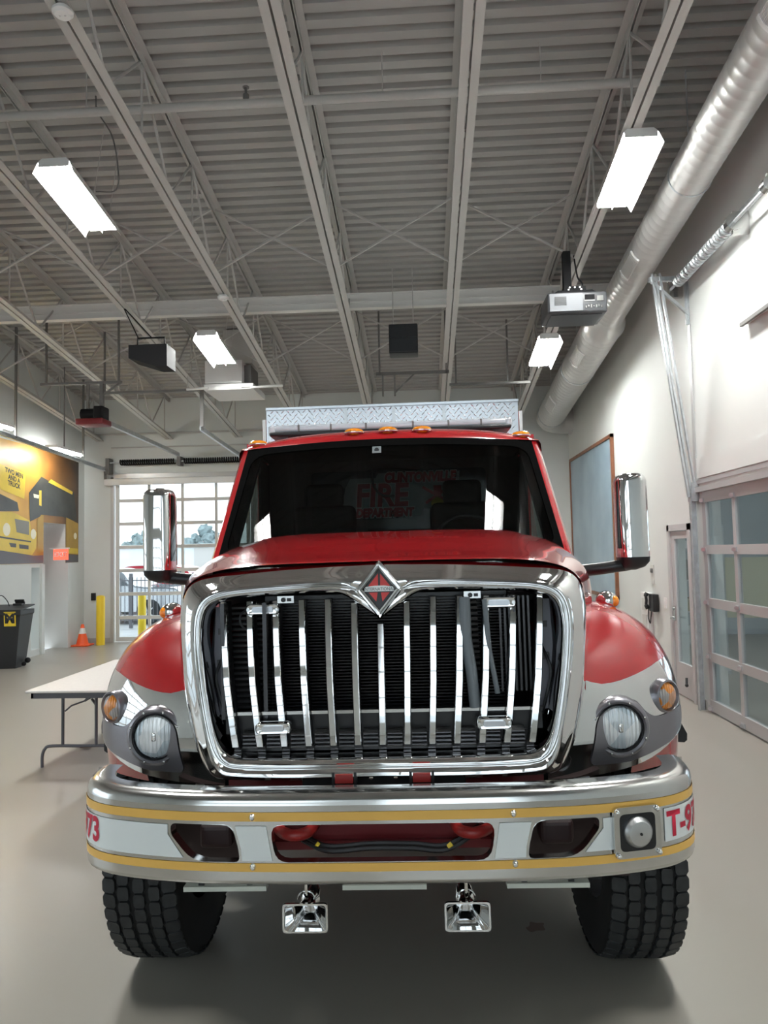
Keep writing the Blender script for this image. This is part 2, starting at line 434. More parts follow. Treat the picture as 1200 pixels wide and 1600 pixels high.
d1 = glazed_door(1, 'X', YB+0.04, -6.93, -3.87, [0.02+0.523*k for k in range(7)]+[3.62], 4, 'frame_white', stile=0.06, rail=0.075)
d2 = glazed_door(2, 'Y', XR+0.02, 4.28, 8.50, [0.02, 0.63, 1.24, 1.84, 2.44], 5, 'frame_alu', stile=0.075, rail=0.10)
b = MB()
for z in (0.05, 0.63, 1.24, 1.84, 2.40):
    for y in (8.47, 7.65, 6.8):
        b.cyl((XR-0.03, y-0.02, z), (XR+0.0, y+0.02, z), 0.022, 10).box((XR-0.005, y, z), (0.02, 0.09, 0.05))
b.build('hinge_rollers', 'galv', d2)
glazed_door(4, 'Y', XL-0.1, 0.03, 4.57, [0.02, 0.55, 1.1, 1.65, 2.2, 2.75, 3.27], 5, 'frame_white')
glazed_door(5, 'X', YF-0.1, -5.57, -1.63, [0.02, 0.6, 1.18, 1.76, 2.34, 2.92, 3.47], 5, 'frame_white')
def unseen_front_window(n, x0, x1, z0, z1, nz):
    b = MB()
    for k in range(nz+1):
        z = z0+(z1-z0)*k/nz; z = min(max(z, z0+.04), z1-.04); b.bb(x0, x1, YF-0.12, YF-0.06, z-.04, z+.04)
    for x in (x0+.04, (x0+x1)/2, x1-.04): b.bb(x-.04, x+.04, YF-0.12, YF-0.06, z0, z1)
    w = struct('window_%d' % n, b, 'frame_white')
    MB().bb(x0+.05, x1-.05, YF-0.095, YF-0.085, z0+.05, z1-.05).build('glazing', 'pane', w, smooth=0)
unseen_front_window(1, -0.6, 2.6, 0.6, 6.6, 4)  # unseen panes, made tall so the grille bars reflect white
unseen_front_window(3, -5.6, -1.6, 4.0, 6.6, 2)  # unseen clerestory added to brighten the upper bar reflections
# trims round the back overhead door
struct('trim_1', MB().bb(-7.03, -6.96, YB-0.03, YB, 0, 3.7).bb(-3.84, -3.77, YB-0.03, YB, 0, 3.7).bb(-7.03, -3.77, YB-0.03, YB, 3.66, 3.76), 'frame_alu')
# trims of the right overhead door: head rail and lintel line
struct('trim_2', MB().bb(XR-0.05, XR, 4.1, 8.66, 2.50, 2.56).bb(XR-0.025, XR, 4.1, 8.62, 2.60, 2.64), 'frame_alu')
struct('trim_3', MB().bb(XR-0.022, XR, 4.0, 8.56, 2.66, 2.90), 'wall')
# personnel door in the right wall
b = panel('X', XR+0.005, XR+0.05, 8.97, 9.62, 0.01, 2.07, [(9.02, 9.50, 0.42, 1.98)])
d3 = struct('door_3', b, 'door_grey')
MB().bb(XR+0.02, XR+0.03, 9.01, 9.51, 0.41, 1.99).build('glazing', 'pane', d3, smooth=0)
b = MB().bb(XR-0.012, XR+0.02, 9.54, 9.59, 0.93, 1.12).cyl((XR-0.05, 9.565, 0.97), (XR, 9.565, 0.97), 0.014).bar((XR-0.05, 9.57, 0.97), (XR-0.05, 9.46, 0.97), 0.022, 0.022).cyl((XR-0.03, 9.565, 1.08), (XR, 9.565, 1.08), 0.022)
b.build('door_handle', 'satin', d3)
MB().bar((XR-0.02, 9.18, 0.26), (XR-0.05, 9.10, 0.20), 0.03, 0.02).sph((XR-0.05, 9.10, 0.19), 0.022).build('door_stop', 'black', d3)
struct('trim_4', MB().bb(XR-0.02, XR+0.08, 9.62, 9.70, 0, 2.16).bb(XR-0.02, XR+0.08, 8.89, 8.97, 0, 2.16).bb(XR-0.02, XR+0.08, 8.89, 9.70, 2.08, 2.16), 'door_grey')
# recess with door in the left wall
d6 = struct('door_6', MB().bb(XL-0.56, XL-0.50, 14.18, 15.02, 0.01, 2.58), 'door_grey')
MB().bb(XL-0.50, XL-0.495, 14.22, 14.34, 0.3, 2.5).build('glazing', 'pane', d6, smooth=0)
struct('trim_5', MB().bb(XL, XL+0.06, 15.05, 15.18, 0, 1.78).bb(XL, XL+0.04, 14.04, 14.15, 0, 1.78), 'wall')
w2 = struct('window_2', MB().bb(XL-0.30, XL-0.24, 13.70, 13.75, 0.1, 1.74).bb(XL-0.30, XL-0.24, 13.99, 14.04, 0.1, 1.74).bb(XL-0.30, XL-0.24, 13.7, 14.04, 0.08, 0.14).bb(XL-0.30, XL-0.24, 13.7, 14.04, 1.70, 1.76).bb(XL-0.30, XL-0.24, 13.7, 14.04, 0.95, 0.98), 'frame_white')
MB().bb(XL-0.275, XL-0.265, 13.73, 14.01, 0.12, 1.72).build('glazing', 'pane', w2, smooth=0)

# ---- steel joists
xs = [2.0, 0.465, -1.05, -2.60, -4.09, -5.67, -7.27]
jl = ['pale steel open-web roof joist on the right, holding the projector and two lamps',
      'pale steel roof joist ending above the right half of the truck roof',
      'pale steel roof joist ending above the left half of the truck roof',
      'pale steel roof joist with round smoke detector at the top left',
      'pale steel roof joist running just left of the left high bay lamps',
      'pale steel roof joist second from the mural wall, beside the door opener rail',
      'pale steel roof joist leftmost, closest to the yellow mural wall']
for x, lab in zip(xs, jl):
    y0, y1 = YF, YB-0.03
    t = thing('roof_joist', lab, 'roof joist', (x, 0, 0), group='steel roof joists under the deck')
    b = MB()
    for s in (-1, 1):
        b.bar((s*0.047, y0, zj(y0)+0.004), (s*0.047, y1, zj(y1)+0.004), 0.074, 0.008)
        b.bar((s*0.014, y0, zj(y0)+0.05), (s*0.014, y1, zj(y1)+0.05), 0.007, 0.09)
    b.build('bottom_chord', 'joist', t, 0)
    b = MB()
    for s in (-1, 1):
        b.bar((s*0.047, y0, zd(y0)-0.005), (s*0.047, y1, zd(y1)-0.005), 0.07, 0.008)
        b.bar((s*0.014, y0, zd(y0)-0.05), (s*0.014, y1, zd(y1)-0.05), 0.007, 0.09)
    b.build('top_chord', 'joist', t, 0)
    b = MB(); y = y0+0.3; up = False
    while y+0.75 < y1:
        za, zb = (zj(y)+0.04, zd(y+0.75)-0.05) if not up else (zd(y)-0.05, zj(y+0.75)+0.04)
        b.cyl((0, y, za), (0, y+0.75, zb), 0.015, 8); up = not up; y += 0.75
        if up: b.cyl((0, y, zj(y)+0.04), (0, y, zd(y)-0.05), 0.012, 6)
    b.build('web', 'joist', t)
# ---- X bridging between joists
bl = {0: 'right of the truck centre', 1: 'over the truck centre', 2: 'left of the truck centre', 3: 'behind the left high bay lamps', 4: 'left of the high bay lamps', 5: 'next to the mural wall'}
for yy, far in ((8.9, 'nearer'), (11.9, 'farther')):
    for k in range(6):
        xa, xb = xs[k], xs[k+1]
        b = MB().bar((xa-0.02, yy, zd(yy)-0.06), (xb+0.02, yy, zj(yy)+0.05), 0.03, 0.02).bar((xa-0.02, yy+0.03, zj(yy)+0.05), (xb+0.02, yy+0.03, zd(yy)-0.06), 0.03, 0.02)
        tag(b.build('cross_brace', 'joist', None, 0), 'thin crossed steel brace between roof joists, %s row, %s' % (far, bl[k]), 'brace', 'cross braces between the roof joists')
# ---- cross beam and sprinkler pipe in the web space
yy = 10.76; zc = 5.69
b = MB().bb(XL, XR, yy-0.06, yy+0.06, zc-0.115, zc-0.10).bb(XL, XR, yy-0.06, yy+0.06, zc+0.10, zc+0.115).bb(XL, XR, yy-0.035, yy+0.03, zc-0.10, zc+0.10).bb(XL, XR, yy-0.055, yy-0.03, zc-0.02, zc+0.0)
tag(b.build('cross_beam', 'pipe', None, 0), 'white steel beam crossing the whole ceiling through the joists', 'beam')
t = thing('sprinkler_pipe', 'pale sprinkler pipe crossing the ceiling near the top of the photo', 'pipe', (0, 6.67, 6.23))
MB().cyl((XL, 0, 0), (XR-0.9, 0, 0), 0.042, 16).build('pipe', 'joist', t)
for x in (-1.62, -5.0):
    MB().cyl((x, 0, 0.03), (x, 0, 0.09), 0.03).cyl((x, 0, 0.08), (x, 0, 0.16), 0.012).cyl((x, 0, 0.16), (x, 0, 0.166), 0.032).build('sprinkler_head', 'joist_dark', t)
for x in (-6.5, -3.2, -0.3, 1.2):
    MB().cyl((x, 0, 0.03), (x, 0, zd(6.67)-6.23), 0.006, 6).build('hanger_rod', 'joist', t)
# ---- high bay lamps
lamps = [(2.08, 7.12, 'high bay lamp with glowing tubes at upper right, nearest the round duct'), (-3.48, 7.12, 'high bay lamp with glowing tubes at upper left of the ceiling'),
         (1.97, 11.5, 'farther right high bay lamp below the projector'), (-3.16, 10.95, 'farther left high bay lamp shining on the white hanging unit'),
         (2.0, 3.0, 'high bay lamp above the truck hood on the right'), (-3.3, 3.0, 'high bay lamp above the truck hood on the left')]
t0 = None
for x, y, lab in lamps:
    loc = (x, y, zj(y)-0.10)
    if t0 is None:
        t0 = thing('high_bay_lamp', lab, 'ceiling lamp', loc, (-math.atan(K), 0, 0), 'high bay lamps on the ceiling')
        b = MB().prism([(-0.16, -0.55, 0.06), (0.16, -0.55, 0.06), (0.12, -0.55, 0.10), (-0.12, -0.55, 0.10)], (0, 1.1, 0)).bb(-0.05, 0.05, -0.3, 0.3, 0.09, 0.098)
        for sg in (-1, 1): b.prism([(sg*0.16, -0.55, 0.06), (sg*0.205, -0.55, -0.055), (sg*0.20, -0.55, -0.055), (sg*0.155, -0.55, 0.06)], (0, 1.1, 0))
        b.prism([(-0.004, -0.53, 0.06), (0.004, -0.53, 0.06), (0.003, -0.53, -0.03), (-0.003, -0.53, -0.03)], (0, 1.06, 0))
        b.build('housing', 'white', t0, 0)
        for sg in (-1, 1): MB().rbox((sg*0.088, 0, 0.035), (0.13, 1.06, 0.042), 0.015).build('lamp_tube', 'lamp', t0, 0)
        for yy in (-0.545, 0.545): MB().bb(-0.15, 0.15, yy-0.006, yy+0.006, 0.012, 0.07).build('end_plate', 'white', t0, 0)
        for yy in (0.05, 0.42): MB().cyl((0.115, yy, 0.08), (0.115, yy+.13, 1.03), 0.004, 6).build('suspension_cable', 'joist', t0)
    else: dup(t0, loc, lab)
# ---- smoke detectors
for (x, y, z, lab) in ((-2.58, 5.0, zj(5.0), 'round white smoke detector under the joist at the top left corner'), (-2.62, 9.4, zj(9.4), 'small round white detector on the joist beside the cross beam')):
    b = MB().lathe([(0, 0.0), (0.055, 0.0), (0.055, -0.02), (0.075, -0.022), (0.075, -0.04), (0.055, -0.06), (0, -0.062)], (0, 0, 0), 'Z', 28).cyl((-0.02, 0, -0.07), (-0.02, 0, -0.06), 0.007).cyl((0.02, 0, -0.07), (0.02, 0, -0.06), 0.007)
    o = tag(b.build('smoke_detector', 'white'), lab, 'smoke detector', 'round detectors under the joists'); o.location = (x, y, z)
# ---- round duct
def dz(y): return 6.29-0.107*y
DX = 2.70
t = thing('round_duct', 'long round metal air duct sloping along the right wall', 'duct', (DX, 0, 0))
b = MB(); prof = []
def ringpts(y, r, z=None, n=40):
    z = dz(y) if z is None else z
    return [(r*cos(2*pi*k/n), y, z+r*sin(2*pi*k/n)) for k in range(n)]
rows = []; y = -6.3
while y < 10.34:
    rows.append(ringpts(y, 0.209)); rows.append(ringpts(y+0.008, 0.2112)); rows.append(ringpts(y+0.016, 0.209)); y += 0.11
b.grid(rows, True); b.build('narrow_run', 'duct', t)
b = MB(); rows = [ringpts(10.28, 0.210), ringpts(10.35, 0.216), ringpts(10.43, 0.25), ringpts(10.53, 0.298), ringpts(10.66, 0.285)]; y = 9.4
b.grid(rows, True); b.build('reducer', 'duct', t)
b = MB(); rows = []; y = 10.64
while y < 15.2:
    rows.append(ringpts(y, 0.283)); rows.append(ringpts(y+0.008, 0.286)); rows.append(ringpts(y+0.016, 0.283)); y += 0.13
b.grid(rows, True)
b.build('wide_run', 'duct', t)
# elbow into the wall
path = []; z0 = dz(15.2)
for k in range(9):
    a = k/8*pi/2; path.append((0.36*(1-cos(a)), 15.2+0.36*sin(a), z0-0.107*0.36*sin(a)))
path.append((XR-DX, path[-1][1], path[-1][2]))
MB().tube(path, [0.284, 0.288, 0.283, 0.288, 0.283, 0.288, 0.283, 0.288, 0.284, 0.284], 32).build('elbow', 'duct', t)
for y, L in ((4.6, 0.55), (8.4, 0.48), (11.15, 0.55), (13.6, 0.55)):
    r = 0.214 if y < 10.4 else 0.288
    f = MB(); a0, a1 = radians(196), radians(236)
    def q(a, yy, rr): return (rr*cos(a), yy, dz(yy)+rr*sin(a))
    n = 8
    f.grid([[q(a0+(a1-a0)*k/n, yy, r+h) for k in range(n+1)] for yy, h in ((y-0.005, 0), (y-0.005, 0.02), (y+0.03, 0.022), (y+0.03, 0.008), (y+L-0.03, 0.008), (y+L-0.03, 0.022), (y+L+0.005, 0.02), (y+L+0.005, 0))])
    fo = f.build('register', 'white', t, 30)
    s = MB()
    for k in range(1, 12):
        a = a0+(a1-a0)*k/12
        s.bar(q(a, y+0.03, r+0.014), q(a, y+L-0.03, r+0.014), 0.004, 0.012)
    s.build('vane', 'white', fo, 0)
for y in (2.9, 7.1, 12.4, 15.0):
    r = 0.214 if y < 10.4 else 0.29
    MB().tube([(r*cos(2*pi*k/32), y, dz(y)+r*sin(2*pi*k/32)) for k in range(32)], 0.008, 6, True).cyl((0, y, dz(y)+r), (0, y, zd(y)), 0.006, 6).build('hanger', 'galv', t)
# ---- projector
t = thing('projector', 'dark grey video projector hanging from the right roof joist', 'projector', (1.87, 8.5, 4.66))
b = MB().rbox((0, 0.26, 0.125), (0.70, 0.52, 0.25), 0.025).bb(-0.30, 0.30, 0.06, 0.5, -0.012, 0.0); b.build('body', 'projector', t)
b = MB().bb(-0.325, 0.06, -0.008, 0.0, 0.02, 0.23); fo = b.build('front_panel', 'projector_face', t, 0)
b = MB()
for k in range(9): b.bb(-0.27, -0.13, -0.014, -0.006, 0.09+k*0.012, 0.096+k*0.012)
b.build('grille', 'projector', fo, 0)
b = MB()
for k in range(7):
    b.bb(0.09+k*0.03, 0.107+k*0.03, -0.008, 0.0, 0.05+(k % 2)*0.012, 0.075+(k % 3)*0.008)
b.bb(0.08, 0.2, -0.008, 0, 0.13, 0.145).bb(0.225, 0.30, -0.012, 0, 0.13, 0.19)
b.build('socket_row', 'satin', t, 0)
MB().bb(0.085, 0.2, -0.006, 0, 0.15, 0.21).build('socket_recess', 'matte_black', t, 0)
b = MB().prism([(-0.30, 0.1, 0.25), (0.30, 0.1, 0.25), (0.20, 0.1, 0.305), (-0.2, 0.1, 0.305)], (0, 0.34, 0)).bb(-0.13, 0.13, 0.12, 0.4, 0.30, 0.36).bb(-0.11, -0.02, 0.2, 0.3, 0.30, zj(8.5)-4.66)
mo = b.build('mount', 'matte_black', t, 0)
for x, z in ((-0.06, .345), (0, .345), (0.06, .345), (-.075, .318), (.075, .318)): MB().cyl((x, 0.112, z), (x, 0.12, z), 0.011).build('bolt', 'white', mo)
MB().tube(cr([(0.10, 0.3, 0.36), (0.13, 0.3, 0.45), (0.08, 0.32, 0.55), (0.05, 0.35, zj(8.5)-4.66)]), 0.01, 6).build('cable', 'black', t)
# ---- black speakers
t = thing('hanging_speaker', 'square black speaker hanging above the middle of the truck roof', 'speaker', (-0.24, 10.5, 4.81))
MB().rbox((0, 0.16, 0.22), (0.43, 0.30, 0.44), 0.02).build('cabinet', 'black', t)
MB().bb(-0.20, 0.20, -0.004, 0.02, 0.02, 0.20).bb(-0.20, 0.20, -0.004, 0.02, 0.23, 0.42).build('grille', 'fin', t, 0)
b = MB()
for x in (-0.15, 0.15): b.cyl((x, 0.16, 0.43), (x, 0.16, zd(10.6)-4.81), 0.007, 6)
b.build('hanging_rod', 'joist', t)
t = thing('hanging_speaker', 'flat black speaker on a bracket left of the white hanging unit', 'speaker', (-3.70, 9.5, 4.47))
MB().prism([(-0.26, 0, 0.12), (0.10, 0, 0.0), (0.27, 0, 0.0), (0.27, 0, 0.30), (-0.26, 0, 0.30)], (0, 0.35, 0)).build('cabinet', 'matte_black', t, 0)
b = MB().tube([(-0.2, 0.17, 0.28), (-0.2, 0.17, 0.44), (0.18, 0.17, 0.44), (0.18, 0.17, 0.28)], 0.014, 8).cyl((-0.19, 0.17, 0.44), (-0.39, 0.17, zj(9.67)-4.47), 0.008, 8).cyl((0.0, 0.17, 0.44), (-0.38, 0.17, zj(9.67)-4.47), 0.008, 8)
b.build('bracket', 'matte_black', t)
# ---- white hanging unit
t = thing('hanging_ventilation_unit', 'white box unit on a square duct beside the left high bay lamp', 'ventilation unit', (-3.38, 12.2, 4.74))
MB().bb(-0.35, 0.30, 0, 0.8, 0.12, 0.52).build('cabinet', 'white', t, 0)
MB().bb(-0.33, 0.28, -0.012, 0.0, 0.14, 0.50).build('front_panel', 'white', t, 0)
MB().bb(-0.36, 0.50, -0.03, 0.9, 0.0, 0.10).build('drip_tray', 'white', t, 0)
MB().bb(0.30, 0.42, 0.15, 0.7, 0.16, 0.46).build('side_grille', 'joist_dark', t, 0)
MB().bb(-0.10, 0.42, 0.25, 0.75, 0.52, zd(12.7)-4.74).build('riser_duct', 'joist', t, 0)
for x0, x1 in ((-0.66, -0.28), (0.46, 1.02)):
    MB().cyl((x0, -0.05, 0.02), (x1, -0.05, 0.03), 0.022, 10).build('side_tube', 'white', t)
MB().cyl((-0.64, -0.05, 0.02), (-0.64, -0.05, 0.25), 0.006, 6).bar((0.3, -0.05, 0.03), (0.5, -0.02, 0.03), 0.02, 0.02).bar((-0.4, -0.05, 0.02), (-0.3, 0.0, 0.04), 0.02, 0.02).build('bracket', 'joist', t)
# ---- back door gear
def track(name, x, ya, za, yb, zb, lab, m='galv'):
    t = thing(name, lab, 'door track', (x, 0, 0))
    MB().bar((0, ya, za), (0, yb, zb), 0.03, 0.075).bar((0.018, ya, za-0.035), (0.018, yb, zb-0.035), 0.03, 0.008).bar((0.018, ya, za+0.035), (0.018, yb, zb+0.035), 0.03, 0.008).build('rail', m, t, 0)
    return t
t = track('door_track', -7.05, 15.62, 3.84, 11.3, 4.02, 'long galvanised door track hanging along the mural side of the back door')
for y in (12.1, 14.6): MB().bar((0, y, 4.0), (0, y, zd(y)-0.005), 0.035, 0.035).build('hanger', 'joist_dark', t, 0)
t = track('door_track', -3.85, 15.62, 3.95, 12.3, 4.10, 'galvanised door track ending just left of the truck cab')
MB().bar((0, 12.4, 4.1), (0, 12.4, 4.80), 0.06, 0.06).bar((-1.75, 12.4, 4.80), (0.05, 12.4, 4.80), 0.05, 0.04).build('hanger', 'joist_dark', t, 0)
MB().bar((-1.75, 12.4, 4.80), (-1.75, 12.4, zd(12.4)-0.01), 0.03, 0.03).build('hanger', 'joist_dark', t, 0)
t = thing('door_opener', 'door opener motor hanging at the end of a long centre rail', 'door opener', (-5.4, 11.6, 4.1))
MB().bar((0.03, 0.25, 0.10), (0.03, 3.98, 0.03), 0.06, 0.075).build('rail', 'galv', t, 0)
MB().rbox((-0.05, 0.05, 0.03), (0.46, 0.36, 0.10), 0.02).build('base_plate', 'dark_red', t)
MB().cyl((-0.24, 0.05, 0.17), (0.0, 0.05, 0.17), 0.10, 20).rbox((0.08, 0.05, 0.18), (0.16, 0.26, 0.22), 0.02).build('motor', 'matte_black', t)
MB().bar((0.06, 0.12, 0.2), (0.06, 0.12, 0.72), 0.06, 0.06).bar((-1.0, 0.12, 0.72), (0.4, 0.12, 0.72), 0.05, 0.04).bar((-0.18, 0.12, 0.25), (-0.18, 0.12, 0.72), 0.04, 0.04).bar((0.06, 0.12, 0.5), (0.4, 0.12, 0.72), 0.03, 0.03).bar((0.35, 0.12, 0.72), (0.35, 0.12, zd(11.7)-4.11), 0.03, 0.03).bar((-0.9, 0.12, 0.72), (-0.9, 0.12, zd(11.7)-4.11), 0.03, 0.03).build('hanger', 'joist_dark', t, 0)
t = thing('torsion_spring_shaft', 'dark spring shaft mounted on the wall above the back glazed door', 'door spring', (0, YB-0.17, 4.0))
MB().cyl((-7.0, 0, 0), (-3.8, 0, 0), 0.016, 10).build('shaft', 'galv', t)
for x0, x1 in ((-6.75, -5.5), (-5.3, -4.05)):
    pts = []
    n = int((x1-x0)/0.05*10)
    for k in range(n): a = 2*pi*k/10; pts.append((x0+(x1-x0)*k/n, 0.055*cos(a), 0.055*sin(a)))
    MB().tube(pts, 0.017, 5).build('spring', 'matte_black', t)
for x0, zz in ((-7.06, -.25), (-5.44, -.1), (-3.84, -.25)): MB().bb(x0, x0+.08, -0.06, 0.165, zz, 0.1).build('bracket', 'joist_dark', t, 0)
t = thing('door_head_rail', 'long white rail mounted on the wall across the top of the glazed door', 'rail', (-7.12, YB-0.16, 3.50))
MB().rbox((1.75, 0.05, 0.07), (3.5, 0.10, 0.14), 0.01).build('rail', 'white', t)
MB().bb(0.1, 0.16, 0.10, 0.13, 0.02, 0.12).bb(3.3, 3.36, 0.10, 0.13, 0.02, 0.12).build('bracket', 'white', t, 0)
MB().bar((0.02, 0.02, 0.14), (-0.02, 0.08, 0.42), 0.05, 0.05).build('end_arm', 'joist_dark', t, 0)
# pipe on the upper back wall and hanger frames over the truck
tag(MB().cyl((XL, YB-0.06, 4.66), (-3.0, YB-0.06, 4.66), 0.022, 10).cyl((-7.0, YB-0.06, 4.35), (-3.0, YB-0.06, 4.35), 0.015, 8).build('wall_pipe', 'joist'), 'pale pipe along the upper back wall above the door springs', 'pipe')
b = MB().bb(-0.75, 0.48, 12.0, 12.05, 4.86, 4.91)
for x in (-0.65, -0.45, 0.42): b.bb(x, x+0.03, 12.0, 12.03, 4.50 if x < 0 else 4.86, 4.88 if x < 0 else zd(12)-0.01)
b.bar((-0.44, 12.02, 4.55), (-0.1, 12.02, 4.87), 0.025, 0.025).bb(-0.70, -0.67, 12.0, 12.03, 4.88, zd(12)-0.01)
tag(b.build('hanger_frame', 'joist_dark', None, 0), 'grey steel hanger frame on the ceiling above the truck roof', 'hanger')
b = MB().bb(0.5, 1.9, 12.5, 12.55, 4.76, 4.80).bb(1.5, 1.53, 12.5, 12.53, 4.78, zd(12.5)-0.01).bb(0.6, 0.63, 12.5, 12.53, 4.78, zd(12.5)-0.01)
tag(b.build('hanger_frame', 'joist_dark', None, 0), 'grey steel hanger bar on the ceiling right of the truck roof, by the duct', 'hanger')
# fluorescent strip above the mural
t = thing('strip_lamp', 'two tube fluorescent strip lamp hanging above the mural', 'ceiling lamp', (-7.12, 13.4, 4.02))
MB().bb(-0.10, 0.14, 0.0, 1.05, 0.0, 0.05).build('housing', 'white', t, 0)
MB().cyl((-0.06, 0.02, -0.025), (-0.06, 0.98, -0.025), 0.024, 10).build('lamp_tube', 'strip_lamp', t)
MB().cyl((0.10, 0.35, -0.025), (0.10, 1.03, -0.025), 0.024, 10).build('lamp_tube', 'strip_lamp', t)
MB().cyl((0.02, 0.5, 0.05), (0.02, 0.5, zd(13.9)-4.03), 0.012, 8).build('stem', 'joist_dark', t)
t = dup(t, (-7.12, 10.9, 4.14), 'nearer two tube strip lamp lighting the top left of the mural')

# ---- right wall things
t = thing('wall_artboard', 'tall blue grey panel in a reddish wood frame on the right wall', 'wall panel', (XR, 12.2, 1.02))
MB().bb(-0.035, -0.002, 0.05, 3.42, 0.05, 2.72).build('panel', 'panel_blue', t, 0)
MB().bb(-0.055, -0.002, 0.0, 0.06, 0.0, 2.77).bb(-0.055, -0.002, 3.41, 3.47, 0.0, 2.77).bb(-0.055, -0.002, 0.0, 3.47, 0.0, 0.06).bb(-0.055, -0.002, 0.0, 3.47, 2.71, 2.77).build('frame', 'wood', t, 0)
t = thing('wall_phone', 'black telephone with a hanging cord on the right wall', 'phone', (XR, 10.25, 1.02))
MB().rbox((-0.05, 0, 0.09), (0.08, 0.2, 0.24), 0.012).build('base', 'black', t)
MB().tube(cr([(-0.10, 0.12, 0.0), (-0.12, 0.12, 0.06), (-0.115, 0.12, 0.12), (-0.12, 0.12, 0.18), (-0.10, 0.12, 0.22)]), [0.03]*6+[0.02]*12+[0.03]*7, 10).build('handset', 'black', t)
MB().tube(cr([(-0.09, 0.12, 0.0), (-0.09, 0.14, -0.12), (-0.08, 0.10, -0.2), (-0.08, 0.06, -0.12), (-0.07, 0.03, 0.0)]), 0.008, 6).build('cord', 'black', t)
t = thing('wall_cabinet_column', 'narrow white panel box on the right wall beside the phone', 'panel box', (XR, 10.62, 0.3))
MB().bb(-0.07, 0, -0.16, 0.16, 0.0, 0.93).build('body', 'white', t, 0)
MB().bb(-0.078, -0.07, -0.1, 0.1, 0.40, 0.62).bb(-0.078, -0.07, -0.1, 0.1, 0.68, 0.85).build('label_plate', 'beige', t, 0)
t = thing('thermostat', 'small thermostat plate on the right wall above the panel box', 'thermostat', (XR, 10.40, 1.36))
MB().bb(-0.012, 0, -0.065, 0.065, 0, 0.27).build('plate', 'beige', t, 0)
MB().rbox((-0.02, 0, 0.19), (0.02, 0.08, 0.06), 0.006).cyl((-0.035, 0, 0.19), (-0.02, 0, 0.19), 0.016).build('dial', 'joist_dark', t)
tag(MB().bb(XR-0.012, XR, 9.86, 9.95, 1.06, 1.20).bb(XR-0.018, XR-0.012, 9.89, 9.92, 1.10, 1.16).build('light_switch', 'white', None, 0), 'white switch plate on the right wall between phone and door', 'switch')
# overhead door track with leaning high-lift rail
t = thing('overhead_door_track', 'galvanised track leaning away from the right wall up to the shaft', 'door track', (XR, 8.62, 0))
MB().bb(-0.10, -0.03, -0.01, 0.0, 0.0, 2.5).bb(-0.10, -0.095, -0.07, 0.0, 0.0, 2.5).bb(-0.035, -0.03, -0.03, 0.06, 0.0, 2.5).build('lower_rail', 'galv', t, 0)
b = MB()
for dx in (-0.045, 0.0, 0.045): b.bar((-0.07+dx, -0.01-abs(dx)*0.6, 2.45), (-0.385+dx, 0-abs(dx)*0.6, 5.12), 0.042, 0.022)
b.build('upper_rail', 'galv', t, 0)
MB().bar((-0.005, 0.0, 4.5), (-0.005, 0.0, 5.18), 0.09, 0.01).bar((-0.02, 0.0, 4.5), (-0.02, 0.0, 5.18), 0.012, 0.03).bar((0, 0.0, 5.06), (-0.46, 0.0, 5.06), 0.05, 0.05).bar((-0.01, 0.0, 4.62), (-0.44, 0.0, 5.05), 0.04, 0.03).build('bracket', 'galv', t, 0)
MB().bb(-0.09, -0.005, -0.06, 0.06, 2.40, 2.62).build('flag_bracket', 'galv', t, 0)
MB().bb(-0.012, 0, -0.02, 0.05, 2.6, 4.5).build('wall_strip', 'frame_alu', t, 0)
t = thing('spring_shaft', 'coiled spring on a shaft along the upper right wall', 'door spring', (XR-0.14, 0, 5.0))
MB().cyl((0, 3.9, 0), (0, 8.88, 0), 0.018, 10).build('shaft', 'galv', t)
pts = []
for k in range(240): a = 2*pi*k/10; pts.append((0.055*cos(a), 8.58-1.5*k/240, 0.055*sin(a)))
MB().tube(pts, 0.017, 6).build('spring', 'galv', t)
MB().cyl((0, 6.98, 0), (0, 7.06, 0), 0.085, 20).bb(-0.02, 0.14, 6.99, 7.03, -0.12, 0.1).build('bearing_plate', 'satin', t)
MB().cyl((0, 6.25, 0), (0, 6.33, 0), 0.07, 16).bb(-0.02, 0.14, 6.27, 6.31, -0.12, 0.1).build('bearing_plate', 'satin', t)
MB().bb(-0.02, 0.14, 8.80, 8.86, -0.1, 0.1).build('bearing_plate', 'satin', t, 0)
MB().bb(0.10, 0.14, 4.0, 8.6, 0.12, 0.17).build('mounting_strip', 'galv', t, 0)
tag(MB().bb(XR-0.06, XR, 4.6, 7.12, 4.03, 4.76).build('wall_screen_box', 'white', None, 0), 'white projecting wall panel at the right edge, above the glazed door', 'wall panel')
tag(MB().bb(XR-0.09, XR-0.06, 4.7, 7.11, 4.0, 4.035).build('wall_ledge', 'joist_dark', None, 0), 'dark thin ledge mounted under the white wall panel at right', 'ledge')

